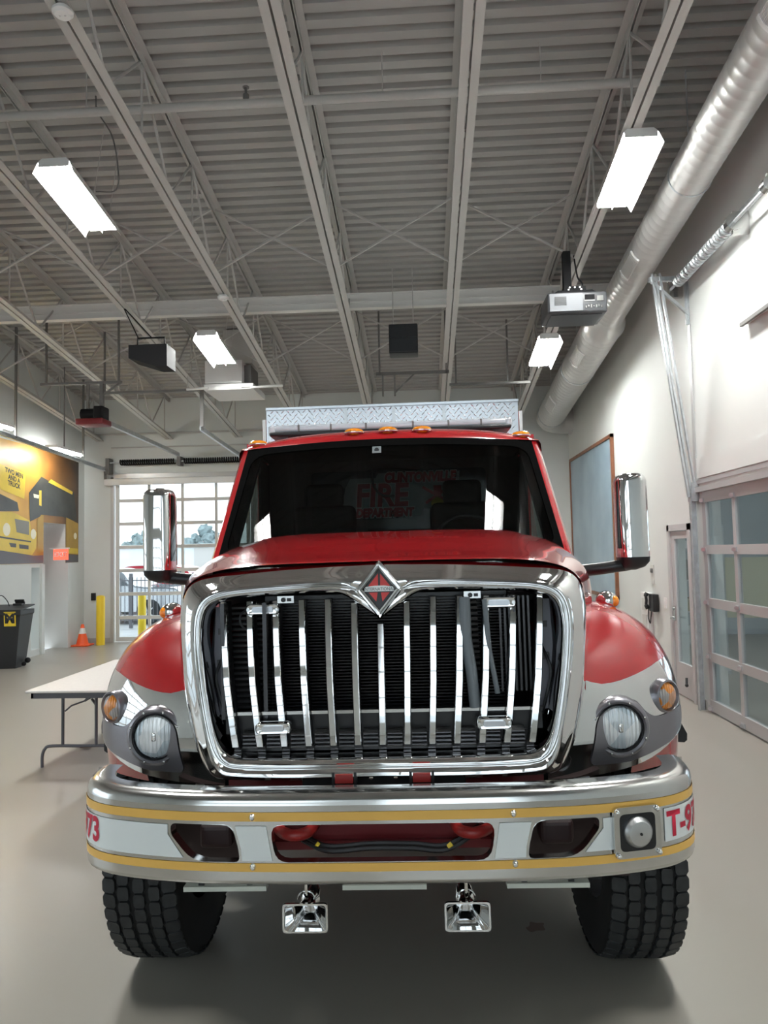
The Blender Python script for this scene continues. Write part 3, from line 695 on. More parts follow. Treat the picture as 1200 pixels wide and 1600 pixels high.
# ---- left side things
t = thing('wall_mural', 'large printed mural of yellow trucks at sunset on the left wall', 'mural', (XL, 0, 0))
def wallpoly(pts, off):
    b = sheet(pts); b.map(lambda c: Vector((off, c.x, c.z))); return b
wallpoly([(10.2, 1.80), (14.15, 1.80), (14.15, 2.62), (15.05, 2.62), (15.05, 1.80), (15.62, 1.80), (15.62, 4.10), (10.2, 4.10)], 0.004).solid(0.003).build('mural_sheet', 'mural', t, 0)
def layer(name, m, off, *polys):
    b = MB()
    for p in polys: b.add(wallpoly(p, off).bm)
    return b.build(name, m, t, 0)
layer('printed_road', 'print_road', 0.007, [(10.2, 2.07), (12.658, 2.064), (13.767, 1.954), (14.14, 1.962), (14.14, 1.805), (10.2, 1.805)], [(15.06, 1.968), (15.602, 1.955), (15.602, 1.81), (15.06, 1.81)])
layer('printed_van', 'print_yellow', 0.009, [(11.2, 3.75), (12.632, 3.62), (13.472, 3.536), (13.435, 3.041), (12.64, 3.166), (11.2, 3.3)], [(11.2, 2.75), (12.647, 2.749), (13.043, 2.771), (13.637, 2.635), (13.681, 2.431), (13.884, 2.418), (13.87, 2.096), (13.714, 1.964), (12.658, 2.056), (11.2, 2.1)])
layer('printed_van_glass', 'print_dark', 0.011, [(11.8, 3.15), (12.641, 3.076), (13.193, 2.96), (13.251, 2.80), (12.646, 2.765), (11.8, 2.77)], [(12.0, 2.345), (12.654, 2.312), (13.676, 2.238), (13.677, 2.212), (12.654, 2.281), (12.0, 2.315)],
      [(12.928, 2.197), (13.163, 2.182), (13.164, 2.11), (12.991, 2.118)], [(13.26, 2.174), (13.592, 2.15), (13.593, 2.076), (13.277, 2.093)])
layer('printed_van_grille', 'print_grey', 0.011, [(13.108, 2.648), (13.603, 2.615), (13.606, 2.354), (13.176, 2.399)])
layer('printed_truck_cab', 'print_dark', 0.009, [(14.049, 3.54), (14.348, 3.472), (15.407, 3.301), (15.543, 2.695), (14.906, 2.771), (14.132, 2.772), (13.637, 2.616), (13.595, 3.174)])
layer('printed_truck_body', 'print_gold', 0.010, [(14.14, 2.77), (14.14, 2.02), (13.924, 2.01), (13.898, 2.665), (14.05, 2.77)])
layer('printed_truck_body', 'print_gold', 0.010, [(15.06, 2.766), (15.597, 2.655), (15.602, 1.965), (15.06, 1.988)])
layer('printed_truck_roof', 'print_yellow', 0.011, [(14.31, 3.449), (14.424, 3.519), (15.341, 3.338), (15.32, 3.273)], [(13.962, 3.252), (14.053, 3.26), (14.057, 2.942), (13.966, 2.955)], [(15.08, 2.12), (15.59, 2.10), (15.59, 1.99), (15.08, 2.0)])
def disc(y, z, r): return [(y+r*cos(a*pi/8), z+r*sin(a*pi/8)) for a in range(16)]
layer('printed_headlights', 'print_white', 0.012, disc(13.76, 2.377, 0.10), disc(12.85, 2.44, 0.12), disc(15.46, 2.376, 0.07), [(13.751, 3.168), (13.964, 3.156), (13.946, 3.088), (13.769, 3.094)])
b = MB()
for w, yy, zz in (('TWO MEN', 13.08, 3.50), ('AND A', 13.08, 3.39), ('TRUCK', 13.08, 3.28)):
    g = text(w, 0.125, 0.004); g.map(lambda c: Vector((0.012, yy+c.x, zz+c.z-c.x*0.12))); b.add(g.bm)
b.build('printed_words', 'print_dark', t, 0)
# exit sign
t = thing('exit_sign', 'small red exit sign mounted over the recessed doorway on the left', 'sign', (XL+0.08, 14.3, 1.86))
MB().bb(-0.0, 0.30, 0.10, 0.13, 0.0, 0.22).build('sign_panel', 'exit_red', t, 0)
g = text('EXIT', 0.13, 0.004); g.map(lambda c: Vector((0.15+c.x, 0.097, 0.11+c.z))); g.build('lettering', 'white', t, 0)
MB().bb(-0.08, 0.32, 0.09, 0.14, 0.22, 0.25).build('mount', 'white', t, 0)
# lectern
t = thing('lectern', 'dark lectern with a yellow M sign at the left edge', 'lectern', (-7.36, 12.45, 0), (0, 0, radians(6)))
b = MB(); rows = []
for z, w, d in ((0, 0.22, 0.19), (0.04, 0.225, 0.195), (0.9, 0.32, 0.26), (0.93, 0.335, 0.275), (1.0, 0.335, 0.275)):
    rows.append([(-w, -d, z), (w, -d, z), (w, d, z), (-w, d, z)])
b.grid(rows, True); b.cap(b.last[0][::-1]); b.cap(b.last[-1]); b.build('body', 'lectern', t, 0)
MB().prism([(-0.34, -0.28, 1.0), (0.34, -0.28, 1.0), (0.34, 0.28, 1.06), (-0.34, 0.28, 1.06)], (0, 0, 0.02)).build('top', 'lectern', t, 0)
def lz(z): return -0.195-(z-0.04)*0.0756
def sign_map(dy): return lambda c: Vector((0.15+c.x, lz(0.86+c.z)-dy, 0.86+c.z))
g = sheet([(-0.1, -0.125), (0.1, -0.125), (0.1, 0.125), (-0.1, 0.125)]); g.map(sign_map(0.006)); so = g.solid(0.004).build('sign', 'logo_yellow', t, 0)
g = sheet([(-0.078, -0.095), (0.078, -0.095), (0.078, 0.1), (-0.078, 0.1)]); g.map(sign_map(0.013)); g.build('sign_ground', 'logo_yellow', so, 0)
g = text('M', 0.21, 0.014); g.map(sign_map(0.015)); g.build('letter', 'lectern', so, 0)
MB().sph((0.30, 0.1, 0.10), 0.05, 12).sph((0.30, -0.05, 0.06), 0.04, 12).build('caster', 'matte_black', t)
tag(MB().rbox((0, 0, 0.03), (0.16, 0.10, 0.04), 0.008).rbox((0.0, 0.04, 0.075), (0.17, 0.03, 0.09), 0.008, rot=Euler((0.5, 0, 0))).build('desk_phone', 'black'), 'small black desk phone standing on top of the lectern', 'phone').location = (-7.20, 12.50, 1.06)
tag(MB().tube(cr([(-7.58, 12.4, 1.055), (-7.52, 12.38, 1.20), (-7.43, 12.36, 1.26), (-7.33, 12.36, 1.17), (-7.31, 12.4, 1.07)]), 0.008, 6).build('microphone_neck', 'black'), 'thin bent microphone neck standing on the lectern', 'microphone')
# traffic cone
t = thing('traffic_cone', 'orange traffic cone with a white band by the back wall', 'cone', (-7.42, 15.36, 0))
MB().rbox((0, 0, 0.015), (0.36, 0.36, 0.03), 0.012).build('base', 'orange', t)
MB().lathe([(0.135, 0.03), (0.125, 0.05), (0.075, 0.26)], seg=24).lathe([(0.047, 0.38), (0.028, 0.46), (0.0, 0.465)], seg=24).build('body', 'orange', t)
MB().lathe([(0.075, 0.26), (0.047, 0.38)], seg=24).build('reflective_band', 'cone_white', t)
# bollards
def bollard(x, y, h, lab):
    o = tag(MB().lathe([(0.09, 0), (0.09, h-0.03), (0.08, h-0.008), (0.05, h+0.008), (0, h+0.014)], seg=28).build('bollard', 'yellow'), lab, 'bollard', 'yellow bollards at the back door'); o.location = (x, y, 0)
bollard(-7.06, 15.45, 1.06, 'yellow bollard inside the hall, left of the back glazed door')
bollard(-6.62, 16.65, 1.06, 'yellow bollard outside, behind the back door glass')
tag(MB().rbox((-7.42, YB-0.025, 1.02), (0.10, 0.05, 0.17), 0.01).build('wall_control_box', 'black'), 'small black control box on the back wall above the cone', 'control box')
# folding table
t = thing('folding_table', 'pale topped folding table with dark steel legs beside the truck', 'table', (-3.12, 6.18, 0))
MB().rbox((0, 0.92, 0.728), (0.76, 1.84, 0.022), 0.008).build('table_top', 'table_top', t)
MB().bb(-0.345, 0.345, 0.04, 0.065, 0.665, 0.717).bb(-0.345, 0.345, 1.775, 1.80, 0.665, 0.717).bb(-0.345, -0.325, 0.04, 1.8, 0.665, 0.717).bb(0.325, 0.345, 0.04, 1.8, 0.665, 0.717).build('apron', 'table_metal', t, 0)
for y, s in ((0.30, 1), (1.54, -1)):
    for x in (-0.19, 0.12): MB().cyl((x, y, 0.19), (x, y, 0.70), 0.014, 12).build('leg', 'table_metal', t)
    MB().tube(cr([(-0.38, y, 0.0), (-0.38, y, 0.10), (-0.355, y, 0.165), (-0.29, y, 0.19), (0.0, y, 0.19), (0.23, y, 0.19), (0.295, y, 0.165), (0.32, y, 0.10), (0.32, y, 0.0)]), 0.014, 10).build('foot_frame', 'table_metal', t)
    MB().tube([(-0.17, y, 0.50), (-0.12, y+0.02, 0.545), (0.0, y+0.05, 0.585), (0.06, y+0.07, 0.62)], 0.008, 8).bar((0.0, y+0.04, 0.585), (0.10, y+0.06, 0.70), 0.05, 0.02).bar((0.06, y+0.04, 0.60), (0.115, y, 0.56), 0.02, 0.012).build('folding_brace', 'table_metal', t)
o = tag(MB().add(sheet([(-0.05, -0.02), (0.0, -0.035), (0.06, -0.02), (0.08, 0.0), (0.03, 0.03), (-0.04, 0.025)]).bm).map(lambda c: Vector((c.x, c.z, 0.012+0.03*abs(c.x)+0.2*c.z*c.z))).build('dry_leaf', 'leaf'), 'brown dry leaf lying on the floor under the folding table', 'leaf'); o.location = (-3.4, 7.1, 0)

b = MB().add(sheet([(p.x, p.y) for p in cr([(-.03, -.04, 0), (.0, -.025, 0), (.04, -.02, 0), (.04, .02, 0), (.045, .05, 0), (.01, .05, 0), (-.02, .06, 0), (-.03, .02, 0), (-.05, .0, 0)], 4, True)]).bm).map(lambda c: Vector((c.x, c.z, 0.001)))
o = tag(b.build('floor_stain', mat('dark_red_stain', (0.17, 0.115, 0.10), 0.5), None, 0), 'small dark red stain on the floor under the truck', 'stain'); o.location = (0.51, 3.74, 0)
tag(MB().tube(cr([(-3.26, 7.0, zd(7.0)-0.012), (-3.24, 7.0, 6.45), (-3.10, 7.02, 6.2), (-3.05, 7.05, 5.9), (-3.08, 7.08, 5.66), (-3.3, 7.1, 5.66)]), 0.008, 6).build('lamp_cable', 'joist_dark'), 'thin dark cable hanging from the roof deck to the upper left lamp', 'cable')

# ---- outside the back door
tag(MB().bb(-60, 40, YB+0.2, 90, -0.12, -0.02).build('outside_ground', 'asphalt', None, 0), kind='structure')
tag(MB().bb(-40, 20, 1-60, YF-0.2, -0.12, -0.02).bb(-60, XL-0.55, YF-0.2, YB+0.2, -0.12, -0.02).build('outside_ground', 'asphalt', None, 0), kind='structure')
def car(name, lab, m, loc, rz, hood=True):
    t = thing(name, lab, 'car', loc, (0, 0, rz))
    side = [(-2.2, 0.35), (-2.25, 0.7), (-2.15, 1.0), (-1.0, 1.08), (-0.45, 1.52), (0.9, 1.60), (1.75, 1.50), (2.15, 1.05), (2.25, 0.7), (2.2, 0.35)]
    c = cr([(x, z, 0) for x, z in side], 4)
    rows = []
    for yy, k in ((-0.88, 0.93), (-0.92, 1.0), (0.92, 1.0), (0.88, 0.93)):
        rows.append([(p.x, yy*(1.0 if p.y < 1.0 else 1.0-0.22*(p.y-1.0)/0.6), 0.35+(p.y-0.35)*k) for p in c])
    b = MB(); b.grid(rows); b.bm.faces.new(b.last[0]); b.bm.faces.new(b.last[-1][::-1]); b.build('body', m, t, 40)
    g = MB()
    for s in (-1, 1):
        for a, b_ in (((-0.75, 1.10), (-0.42, 1.44)), ((0.35, 1.10), (0.35, 1.50))):
            pass
        def sp(x, z): return (x, s*0.925*(1.0-0.22*max(0, z-1.0)/0.6)+s*0.006, z)
        g.poly([sp(-0.80, 1.09), (0.28, 0.915*s, 1.09), sp(0.28, 1.50), sp(-0.36, 1.46)])
        g.poly([sp(0.36, 1.09), sp(1.75, 1.09), sp(1.55, 1.44), sp(0.36, 1.50)])
    g.build('side_window', 'car_glass', t, 0)
    for x in (-1.4, 1.4):
        for s in (-1, 1):
            w_ = MB().lathe([(0.0, -0.11), (0.20, -0.11), (0.22, -0.12), (0.33, -0.11), (0.345, -0.05), (0.345, 0.05), (0.33, 0.11), (0.0, 0.11)], (x, s*0.86, 0.345), 'Y', 28).build('wheel', 'rubber', t)
            r = MB()
            for k in range(5):
                a = 2*pi*k/5; r.bar((x, s*0.98, 0.345), (x+0.2*cos(a), s*0.98, 0.345+0.2*sin(a)), 0.05, 0.03)
            r.build('wheel_spokes', 'alu', w_, 0)
    return t
car('parked_car', 'silver parked car outside the back glazed door', 'silver_car', (-9.2, 21.0, 0), radians(180))
car('parked_car', 'red parked car behind the silver car outside', 'red_car', (-8.5, 24.5, 0), radians(178))
t = thing('picket_fence', 'dark metal picket fence outside the back glazed door', 'fence', (0, 19.0, 0))
for x in (-7.85, -6.15, -4.5, -2.8):
    MB().bb(x-0.04, x+0.04, -0.04, 0.04, 0, 1.45).build('post', 'table_metal', t, 0)
MB().bb(-9.5, -1.0, -0.015, 0.015, 0.22, 0.25).bb(-9.5, -1.0, -0.015, 0.015, 1.25, 1.28).build('rail', 'table_metal', t, 0)
b = MB(); x = -9.45
while x < -1.0: b.bb(x-0.008, x+0.008, -0.008, 0.008, 0.15, 1.35); x += 0.11
tag(b.build('pickets', 'table_metal', t, 0), kind='stuff')
t = thing('warehouse', 'long pale flat roofed building across the road outside', 'building', (-16, 62, 0))
MB().bb(-24, 26, 0, 8, 0, 2.7).build('wall', 'far_wall', t, 0)
MB().bb(-24.3, 26.3, -0.3, 8.3, 2.7, 2.95).build('roof', 'white', t, 0)
MB().bb(-20, -17, -0.05, 0, 0, 2.2).bb(-4, -1, -0.05, 0, 0, 2.6).bb(8, 11, -0.05, 0, 0, 2.6).build('door', 'joist', t, 0)
tl = ['leftmost hazy tree behind the pale building outside', 'low hazy tree second from left behind the pale building', 'hazy bushy tree behind the building, middle of the glazed door', 'broad hazy tree behind the building, just left of the truck cab', 'hazy tall tree behind the building, hidden mostly by the truck cab']
for k, (x, h, w_) in enumerate(((-48, 3.4, 2.6), (-40, 3.9, 2.6), (-31.5, 4.2, 2.7), (-24, 4.9, 2.8), (-16, 5.2, 2.8))):
    t = thing('tree', tl[k], 'tree', (x, 80, 0))
    MB().cyl((0, 0, 0), (0, 0, 1.5+h*0.4), 0.35, 10, 0.2).build('trunk', 'leaf', t)
    b = MB()
    for q in range(90):
        a = random.random()*2*pi; rr = sqrt(random.random())*w_
        b.sph((rr*cos(a), rr*sin(a)*0.6, 1.6+random.random()*(h-1.0)*(1-rr/w_*0.6)), 0.35+random.random()*0.5, 8)
    for v in b.bm.verts: v.co += Vector((random.uniform(-.2, .2), random.uniform(-.2, .2), random.uniform(-.2, .2)))
    b.build('foliage', 'foliage', t)

# ---- neighbouring bay seen through the right glazed doors
struct('wall_bay_far', panel('X', 9.3, 9.5, 1.0, 16.0, 0, 5.2, [(3.0, 13.0, 0.02, 4.2)]), 'bay_wall')
struct('wall_bay_back', MB().bb(XR+0.2, 9.5, 15.8, 16.0, 0, 5.2), 'bay_wall')
struct('wall_bay_front', panel('Y', 1.0, 1.2, XR+0.2, 9.5, 0, 5.2), 'bay_wall')
struct('ceiling_bay', MB().bb(XR+0.2, 9.5, 1.0, 16.0, 5.2, 5.3), 'deck')
glazed_door(7, 'Y', 9.36, 3.02, 12.98, [0.04, 0.7, 1.4, 2.1, 2.8, 3.5, 4.18], 8, 'frame_white')
tag(MB().bb(9.5, 40, -10, 30, -0.12, -0.02).build('outside_ground', 'asphalt', None, 0), kind='structure')
t = thing('storage_shelf', 'open steel storage shelf seen through the grey personnel door', 'shelf', (4.1, 12.0, 0))
for z in (0.35, 0.85, 1.35, 1.85): MB().bb(-0.35, 0.5, -0.25, 0.25, z-0.02, z).build('shelf_board', 'galv', t, 0)
for x in (-0.34, 0.49):
    for y in (-0.24, 0.24): MB().bb(x-0.015, x+0.015, y-0.015, y+0.015, 0, 1.95).build('post', 'galv', t, 0)
for (x, z, m, lab, d) in ((-0.1, 0.35, 'beige', 'pale storage box on the lowest shelf behind the personnel door', (0.42, 0.4, 0.28)), (0.05, 0.85, 'carton', 'tan carton on the second shelf behind the personnel door', (0.5, 0.4, 0.2)), (-0.05, 1.35, 'joist_dark', 'dark wire crate on the third shelf behind the personnel door', (0.45, 0.4, 0.32)), (0.0, 1.85, 'white', 'white flat box on the top shelf behind the personnel door', (0.5, 0.4, 0.12))):
    o = tag(MB().rbox((0, 0, d[2]/2), d, 0.015).bb(-d[0]/2-0.01, d[0]/2+0.01, -d[1]/2-0.01, d[1]/2+0.01, d[2]-0.03, d[2]).build('storage_box', m), lab, 'box', 'boxes on the storage shelf'); o.location = (4.1+x, 12.0, z)
t = thing('stand_in_partition', 'added pale yellow and blue partition, its blue imitating reflections in the glazed door', 'partition', (5.35, 11.0, 0), (0, 0, -0.3))  # invented panels; the blue one stands in for reflections in the panes
MB().bb(-0.9, -0.05, -0.03, 0.03, 0.8, 1.7).build('yellow_panel', 'bin_yellow', t, 0)
MB().bb(0.0, 0.9, -0.04, 0.04, 0.7, 2.2).build('reflection_blue_panel', 'blue', t, 0)
for x in (-0.88, -0.02, 0.88): MB().bb(x-0.025, x+0.025, -0.03, 0.03, 0, 2.2).bb(x-0.03, x+0.03, -0.3, 0.3, 0, 0.04).build('post', 'galv', t, 0)
t0 = None  # unseen lamps added because the bay came out too dark
for x, y, lab in ((6.2, 6.0, 'nearer unseen strip lamp added to brighten the bay behind the right glazed door'), (6.2, 11.0, 'farther unseen strip lamp added to brighten the bay behind the right glazed door')):
    if t0 is None:
        t0 = thing('added_bay_lamp', lab, 'ceiling lamp', (x, y, 5.0), group='added strip lamps brightening the neighbouring bay')
        MB().bb(-0.15, 0.15, -1.2, 1.2, 0, 0.06).build('housing', 'white', t0, 0)
        for s in (-0.08, 0.08): MB().cyl((s, -1.16, -0.03), (s, 1.16, -0.03), 0.04, 10).build('lamp_tube', 'bay_fill', t0)
        for y_ in (-0.8, 0.8): MB().cyl((0, y_, 0.06), (0, y_, 0.196), 0.01, 6).build('stem', 'galv', t0)
    else: dup(t0, (x, y, 5.0), lab)


# ------------------------------------------------------------------ the fire truck
LEAN = 0.5
truck = thing('fire_truck', 'red fire truck with chrome grille and bumper parked in the middle of the hall', 'fire truck', (-0.157, 2.5, 0), (0, radians(-LEAN), radians(0.9)))
T = truck
def both(fn):
    for s in (-1, 1): fn(s)
def sx(b, s):
    return b.mirror() if s < 0 else b

# ---- bumper: bent sheet with openings
bctrl = [(0, 0), (.4, .006), (.7, .03), (.95, .09), (1.07, .16), (1.13, .25), (1.15, .36), (1.15, .46)]
bc = cr([(a, b_, 0) for a, b_ in bctrl], 16); bu = [0.0]
for p, q in zip(bc, bc[1:]): bu.append(bu[-1]+(q-p).length)
def bpt(u, z, off=0.0):
    s = -1 if u < 0 else 1; a = min(abs(u), bu[-1]-1e-6)
    k = max(i for i in range(len(bu)-1) if bu[i] <= a)
    t = (a-bu[k])/(bu[k+1]-bu[k]); p = bc[k].lerp(bc[k+1], t); d = (bc[k+1]-bc[k]).normalized()
    n = Vector((d.y, -d.x, 0))
    return Vector((s*(p.x+n.x*off), p.y+n.y*off, z))
UE = 1.36
us = [i*0.04-1.36 for i in range(69)]
def rr(pts, r=0.02, n=4):
    """round the corners of a polygon"""
    o = []; N = len(pts)
    for i in range(N):
        a, b_, c = Vector((*pts[i-1], 0)), Vector((*pts[i], 0)), Vector((*pts[(i+1) % N], 0))
        rad = min(r, (a-b_).length*0.45, (c-b_).length*0.45)
        p, q = b_+(a-b_).normalized()*rad, b_+(c-b_).normalized()*rad
        for k in range(n+1):
            t = k/n; v = p*(1-t)**2+b_*2*t*(1-t)+q*t*t; o.append((v.x, v.y))
    return o
cen = rr([(-.385, .962), (.385, .962), (.365, .838), (-.365, .838)], 0.045)
opR = rr([(.515, .962), (.738, .962), (.738, .925), (.66, .838), (.49, .838), (.495, .88)], 0.05)
opL = [(-a, b_) for a, b_ in opR][::-1]
face = sheet([(-UE, .775), (UE, .775), (UE, 1.025), (-UE, 1.025)], [cen, opR, opL], us, (.838, .90, .962))
face.map(lambda c: bpt(c.x, c.z))
lip = MB(); R_ = []
for off, z in ((0, 1.025), (-.003, 1.040), (-.012, 1.053), (-.028, 1.062), (-.05, 1.065), (-.10, 1.062)): R_.append([bpt(u, z, off) for u in us])
lip.grid(R_)
R_ = []
for off, z in ((0, .775), (-.004, .764), (-.014, .757), (-.05, .755)): R_.append([bpt(u, z, off) for u in us])
lip.grid(R_)
for h in (cen, opR, opL):
    lip.grid([[bpt(u, z, o_) for u, z in h] for o_ in (0.0, 0.003, 0.0, -0.035)], True)
both(lambda s: lip.grid([[bpt(s*UE, z, o_) for o_ in (0, -.02, -.05)] for z in (.765, .9, 1.03, 1.055)]))
lip.add(face.bm)
bumper = lip.build('bumper', 'satin', T, 40)
def strip_on(u0, u1, z0, z1, name, m, off=0.0022, par=None, extra_u=()):
    b = sheet([(u0, z0), (u1, z0), (u1, z1), (u0, z1)], [], [u for u in us if u0 < u < u1]); b.map(lambda c: bpt(c.x, c.z, off))
    return b.build(name, m, par or bumper, 40)
strip_on(-1.30, 1.30, .974, 1.004, 'gold_stripe', 'gold'); strip_on(-1.30, 1.30, .806, .834, 'gold_stripe', 'gold')
def band(pts):
    b = sheet(pts, [], [u for u in us if min(p[0] for p in pts) < u < max(p[0] for p in pts)]); b.map(lambda c: bpt(c.x, c.z, .0024)); b.build('white_band', 'white_band', bumper, 40)
band([(-1.28, .848), (-.692, .848), (-.75, .925), (-.75, .958), (-1.28, .958)])
band([(.505, .958), (.397, .958), (.377, .842), (.482, .842), (.485, .88)]); band([(-.505, .958), (-.485, .88), (-.482, .842), (-.377, .842), (-.397, .958)])
band([(.752, .958), (.79, .958), (.79, .85), (.685, .85), (.752, .925)])
band([(.985, .965), (1.30, .965), (1.30, .852), (.985, .852)])
def number(txt, u0):
    g = text(txt, 0.118, 0.004, 0.86, align='LEFT'); bmesh.ops.triangulate(g.bm, faces=g.bm.faces[:])
    for k in range(30):
        bmesh.ops.bisect_plane(g.bm, geom=g.bm.verts[:]+g.bm.edges[:]+g.bm.faces[:], plane_co=(k*0.012, 0, 0), plane_no=(1, 0, 0), dist=1e-5)
    g.map(lambda c: bpt(u0+c.x, .905+c.z, .0045)); g.build('unit_number', 'number_red', bumper, 0)
number('T-973', .995); number('T-973', -1.285)
for x in (-.445, .445):
    for z in (.988, .822):
        p = bpt(x, z); MB().lathe([(0, -.012), (.006, -.011), (.010, -.006), (.012, 0), (.014, 0.002)], (p.x, p.y-.002, p.z), 'Y', 14).build('bolt', 'chrome', bumper)
# siren set in the bumper
b = sheet(rr([(-.086, -.085), (.086, -.085), (.086, .085), (-.086, .085)], .02), [rr([(-.066, -.062), (.066, -.062), (.066, .062), (-.066, .062)], .02)])
sr = Matrix.Translation((.868, .045, .907)) @ Matrix.Rotation(radians(13), 4, 'Z')
b.solid(.012); b.bm.transform(sr); siren = b.build('siren', 'satin', T, 30)
b = MB().lathe([(0, -.022), (.02, -.024), (.04, -.020), (.050, -.008), (.052, .0), (.052, .03)], (0, 0, 0), 'Y', 32); b.bm.transform(sr); b.build('siren_dome', 'alu', siren)
b = MB().lathe([(0, -.026), (.004, -.026), (.005, -.022)], (0, 0, 0), 'Y', 12); b.bm.transform(sr); b.build('dome_screw', 'black', siren)
b = MB().bb(-.068, .068, .004, .012, -.065, .065); b.bm.transform(sr); b.build('recess', 'black', siren, 0)
b = MB()
for x, z in ((-.075, .072), (.075, .072), (-.075, -.072), (.075, -.072)): b.sph((x, -.006, z), .009, 10)
b.bm.transform(sr); b.build('corner_bolt', 'chrome', siren)
# lights strips and horns under the bumper
for x0, x1 in ((-.70, -.41), (-.145, .145), (.42, .70)):
    MB().bb(x0, x1, .05, .09, .722, .738).build('under_bumper_light', 'strip', T, 0)
    MB().bb(x0+.05, x0+.07, .06, .085, .738, .762).bb(x1-.07, x1-.05, .06, .085, .738, .762).build('bracket', 'black', T, 0)
def horn(x):
    b = MB(); R_ = []
    for y, w, h in ((.11, .080, .050), (.10, .080, .050), (.10, .074, .044), (.112, .070, .040), (.135, .052, .032), (.17, .034, .024), (.23, .02, .018)):
        R_.append([(x+a, y, .604+c) for a, c in rr([(-w, -h), (w, -h), (w, h), (-w, h)], .014, 3)])
    b.grid(R_, True); b.cap(b.last[-1])
    h_ = b.build('horn_speaker', 'chrome', T, 50)
    MB().lathe([(.0, .31), (.03, .31), (.034, .29), (.034, .24), (.02, .225)], (x, 0, .604), 'Y', 20).build('driver_unit', 'chrome', h_)
    MB().cyl((x, .14, .654), (x, .14, .76), .007, 8).tube([(x+.030*cos(a*pi/8), .14, .652+.028*sin(a*pi/8)) for a in range(9)], .004, 6).build('hanger', 'chrome', h_)
horn(-.285); horn(.285)

# ---- grille surround
def yg(z, off=0.0): return .17+off+.2*(z-1.08)
inner = [(0, 1.624), (.069, 1.674), (.118, 1.708), (.168, 1.727), (.267, 1.731), (.40, 1.727), (.52, 1.721), (.60, 1.712), (.652, 1.694), (.678, 1.655), (.684, 1.585), (.674, 1.50), (.66, 1.41), (.642, 1.32), (.62, 1.23), (.598, 1.178), (.572, 1.152), (.535, 1.140), (.45, 1.136), (.22, 1.134), (0, 1.134)]
crest = [(0, 1.79), (.05, 1.79), (.09, 1.787), (.13, 1.786), (.22, 1.783), (.38, 1.776), (.52, 1.767), (.62, 1.756), (.69, 1.729), (.72, 1.685), (.728, 1.61), (.718, 1.50), (.70, 1.40), (.68, 1.315), (.655, 1.215), (.63, 1.135), (.60, 1.092), (.55, 1.076), (.35, 1.068), (.15, 1.068), (0, 1.07)]
outer = [(0, 1.845), (.05, 1.845), (.1, 1.844), (.15, 1.843), (.25, 1.841), (.45, 1.832), (.6, 1.820), (.68, 1.812), (.748, 1.793), (.785, 1.755), (.80, 1.69), (.80, 1.59), (.79, 1.48), (.778, 1.385), (.735, 1.21), (.69, 1.105), (.65, 1.055), (.55, 1.043), (.35, 1.038), (.15, 1.038), (0, 1.04)]
def dens(L): return [(p.x, p.y) for p in cr([(a, b_, 0) for a, b_ in L], 3)]
I_, C_, O_ = dens(inner), dens(crest), dens(outer)
def mixl(A, B, t): return [(a[0]+(b_[0]-a[0])*t, a[1]+(b_[1]-a[1])*t) for a, b_ in zip(A, B)]
def full(L): return [(-x, z) for x, z in L[::-1]]+L[1:-1]
def loop(L, off): return [(x, yg(z, off), z) for x, z in full(L)]
b = MB()
b.grid([loop(I_, .10), loop(I_, .012), loop(mixl(I_, C_, .06), -.004), loop(mixl(I_, C_, .22), -.012), loop(mixl(I_, C_, .40), -.006), loop(mixl(I_, C_, .46), .004), loop(mixl(I_, C_, .52), -.004), loop(mixl(I_, C_, .72), -.018), loop(mixl(I_, C_, .90), -.016), loop(C_, -.004),
        loop(mixl(C_, O_, .12), .006), loop(mixl(C_, O_, .35), .018), loop(mixl(C_, O_, .70), .042), loop(O_, .085), loop(mixl(C_, O_, 1.02), .13), loop(mixl(C_, O_, 1.0), .22)], True)
surround = b.build('grille_surround', 'chrome', T, 50)
# emblem
def em(x, z, off): return (x, yg(z, off), z)
def diamond(hw, hh, off, zc=1.740): return [em(0, zc+hh, off), em(hw, zc, off), em(0, zc-hh, off), em(-hw, zc, off)]
b = MB(); b.grid([diamond(.094, .114, .03), diamond(.092, .112, -.024), diamond(.085, .104, -.034), diamond(.078, .096, -.028), diamond(.072, .088, -.034), diamond(.064, .079, -.036), diamond(.060, .074, -.026)], True)
emblem = b.build('emblem', 'chrome', T, 20)
MB().poly(diamond(.062, .076, -.027)).build('emblem_ground', 'black', emblem, 0)
def epoly(name, m, off, *P):
    b = MB()
    for p in P: b.poly([em(x, 1.740+z, off) for x, z in p])
    b.build(name, m, emblem, 0)
for s in (-1, 1):
    epoly('red_field', mat('emblem_red', (0.70, 0.035, 0.03), 0.35) if 'er' not in M else M['er'], -.0285, [(s*.004, .060), (s*.004, .012), (s*.042, .012)], [(s*.006, -.012), (s*.040, -.012), (s*.012, -.046)])
b = sheet(rr([(-.058, -.009), (.058, -.009), (.055, .008), (.02, .013), (-.02, .013), (-.055, .008)], .006)); b.map(lambda c: Vector(em(c.x, 1.741+c.z, -.0315))); b.build('name_band', 'white_band', emblem, 0)
g = text('INTERNATIONAL', 0.0175, 0.0, 0.86); g.map(lambda c: Vector(em(c.x, 1.7405+c.z, -.033))); g.build('lettering', 'black', emblem, 0)
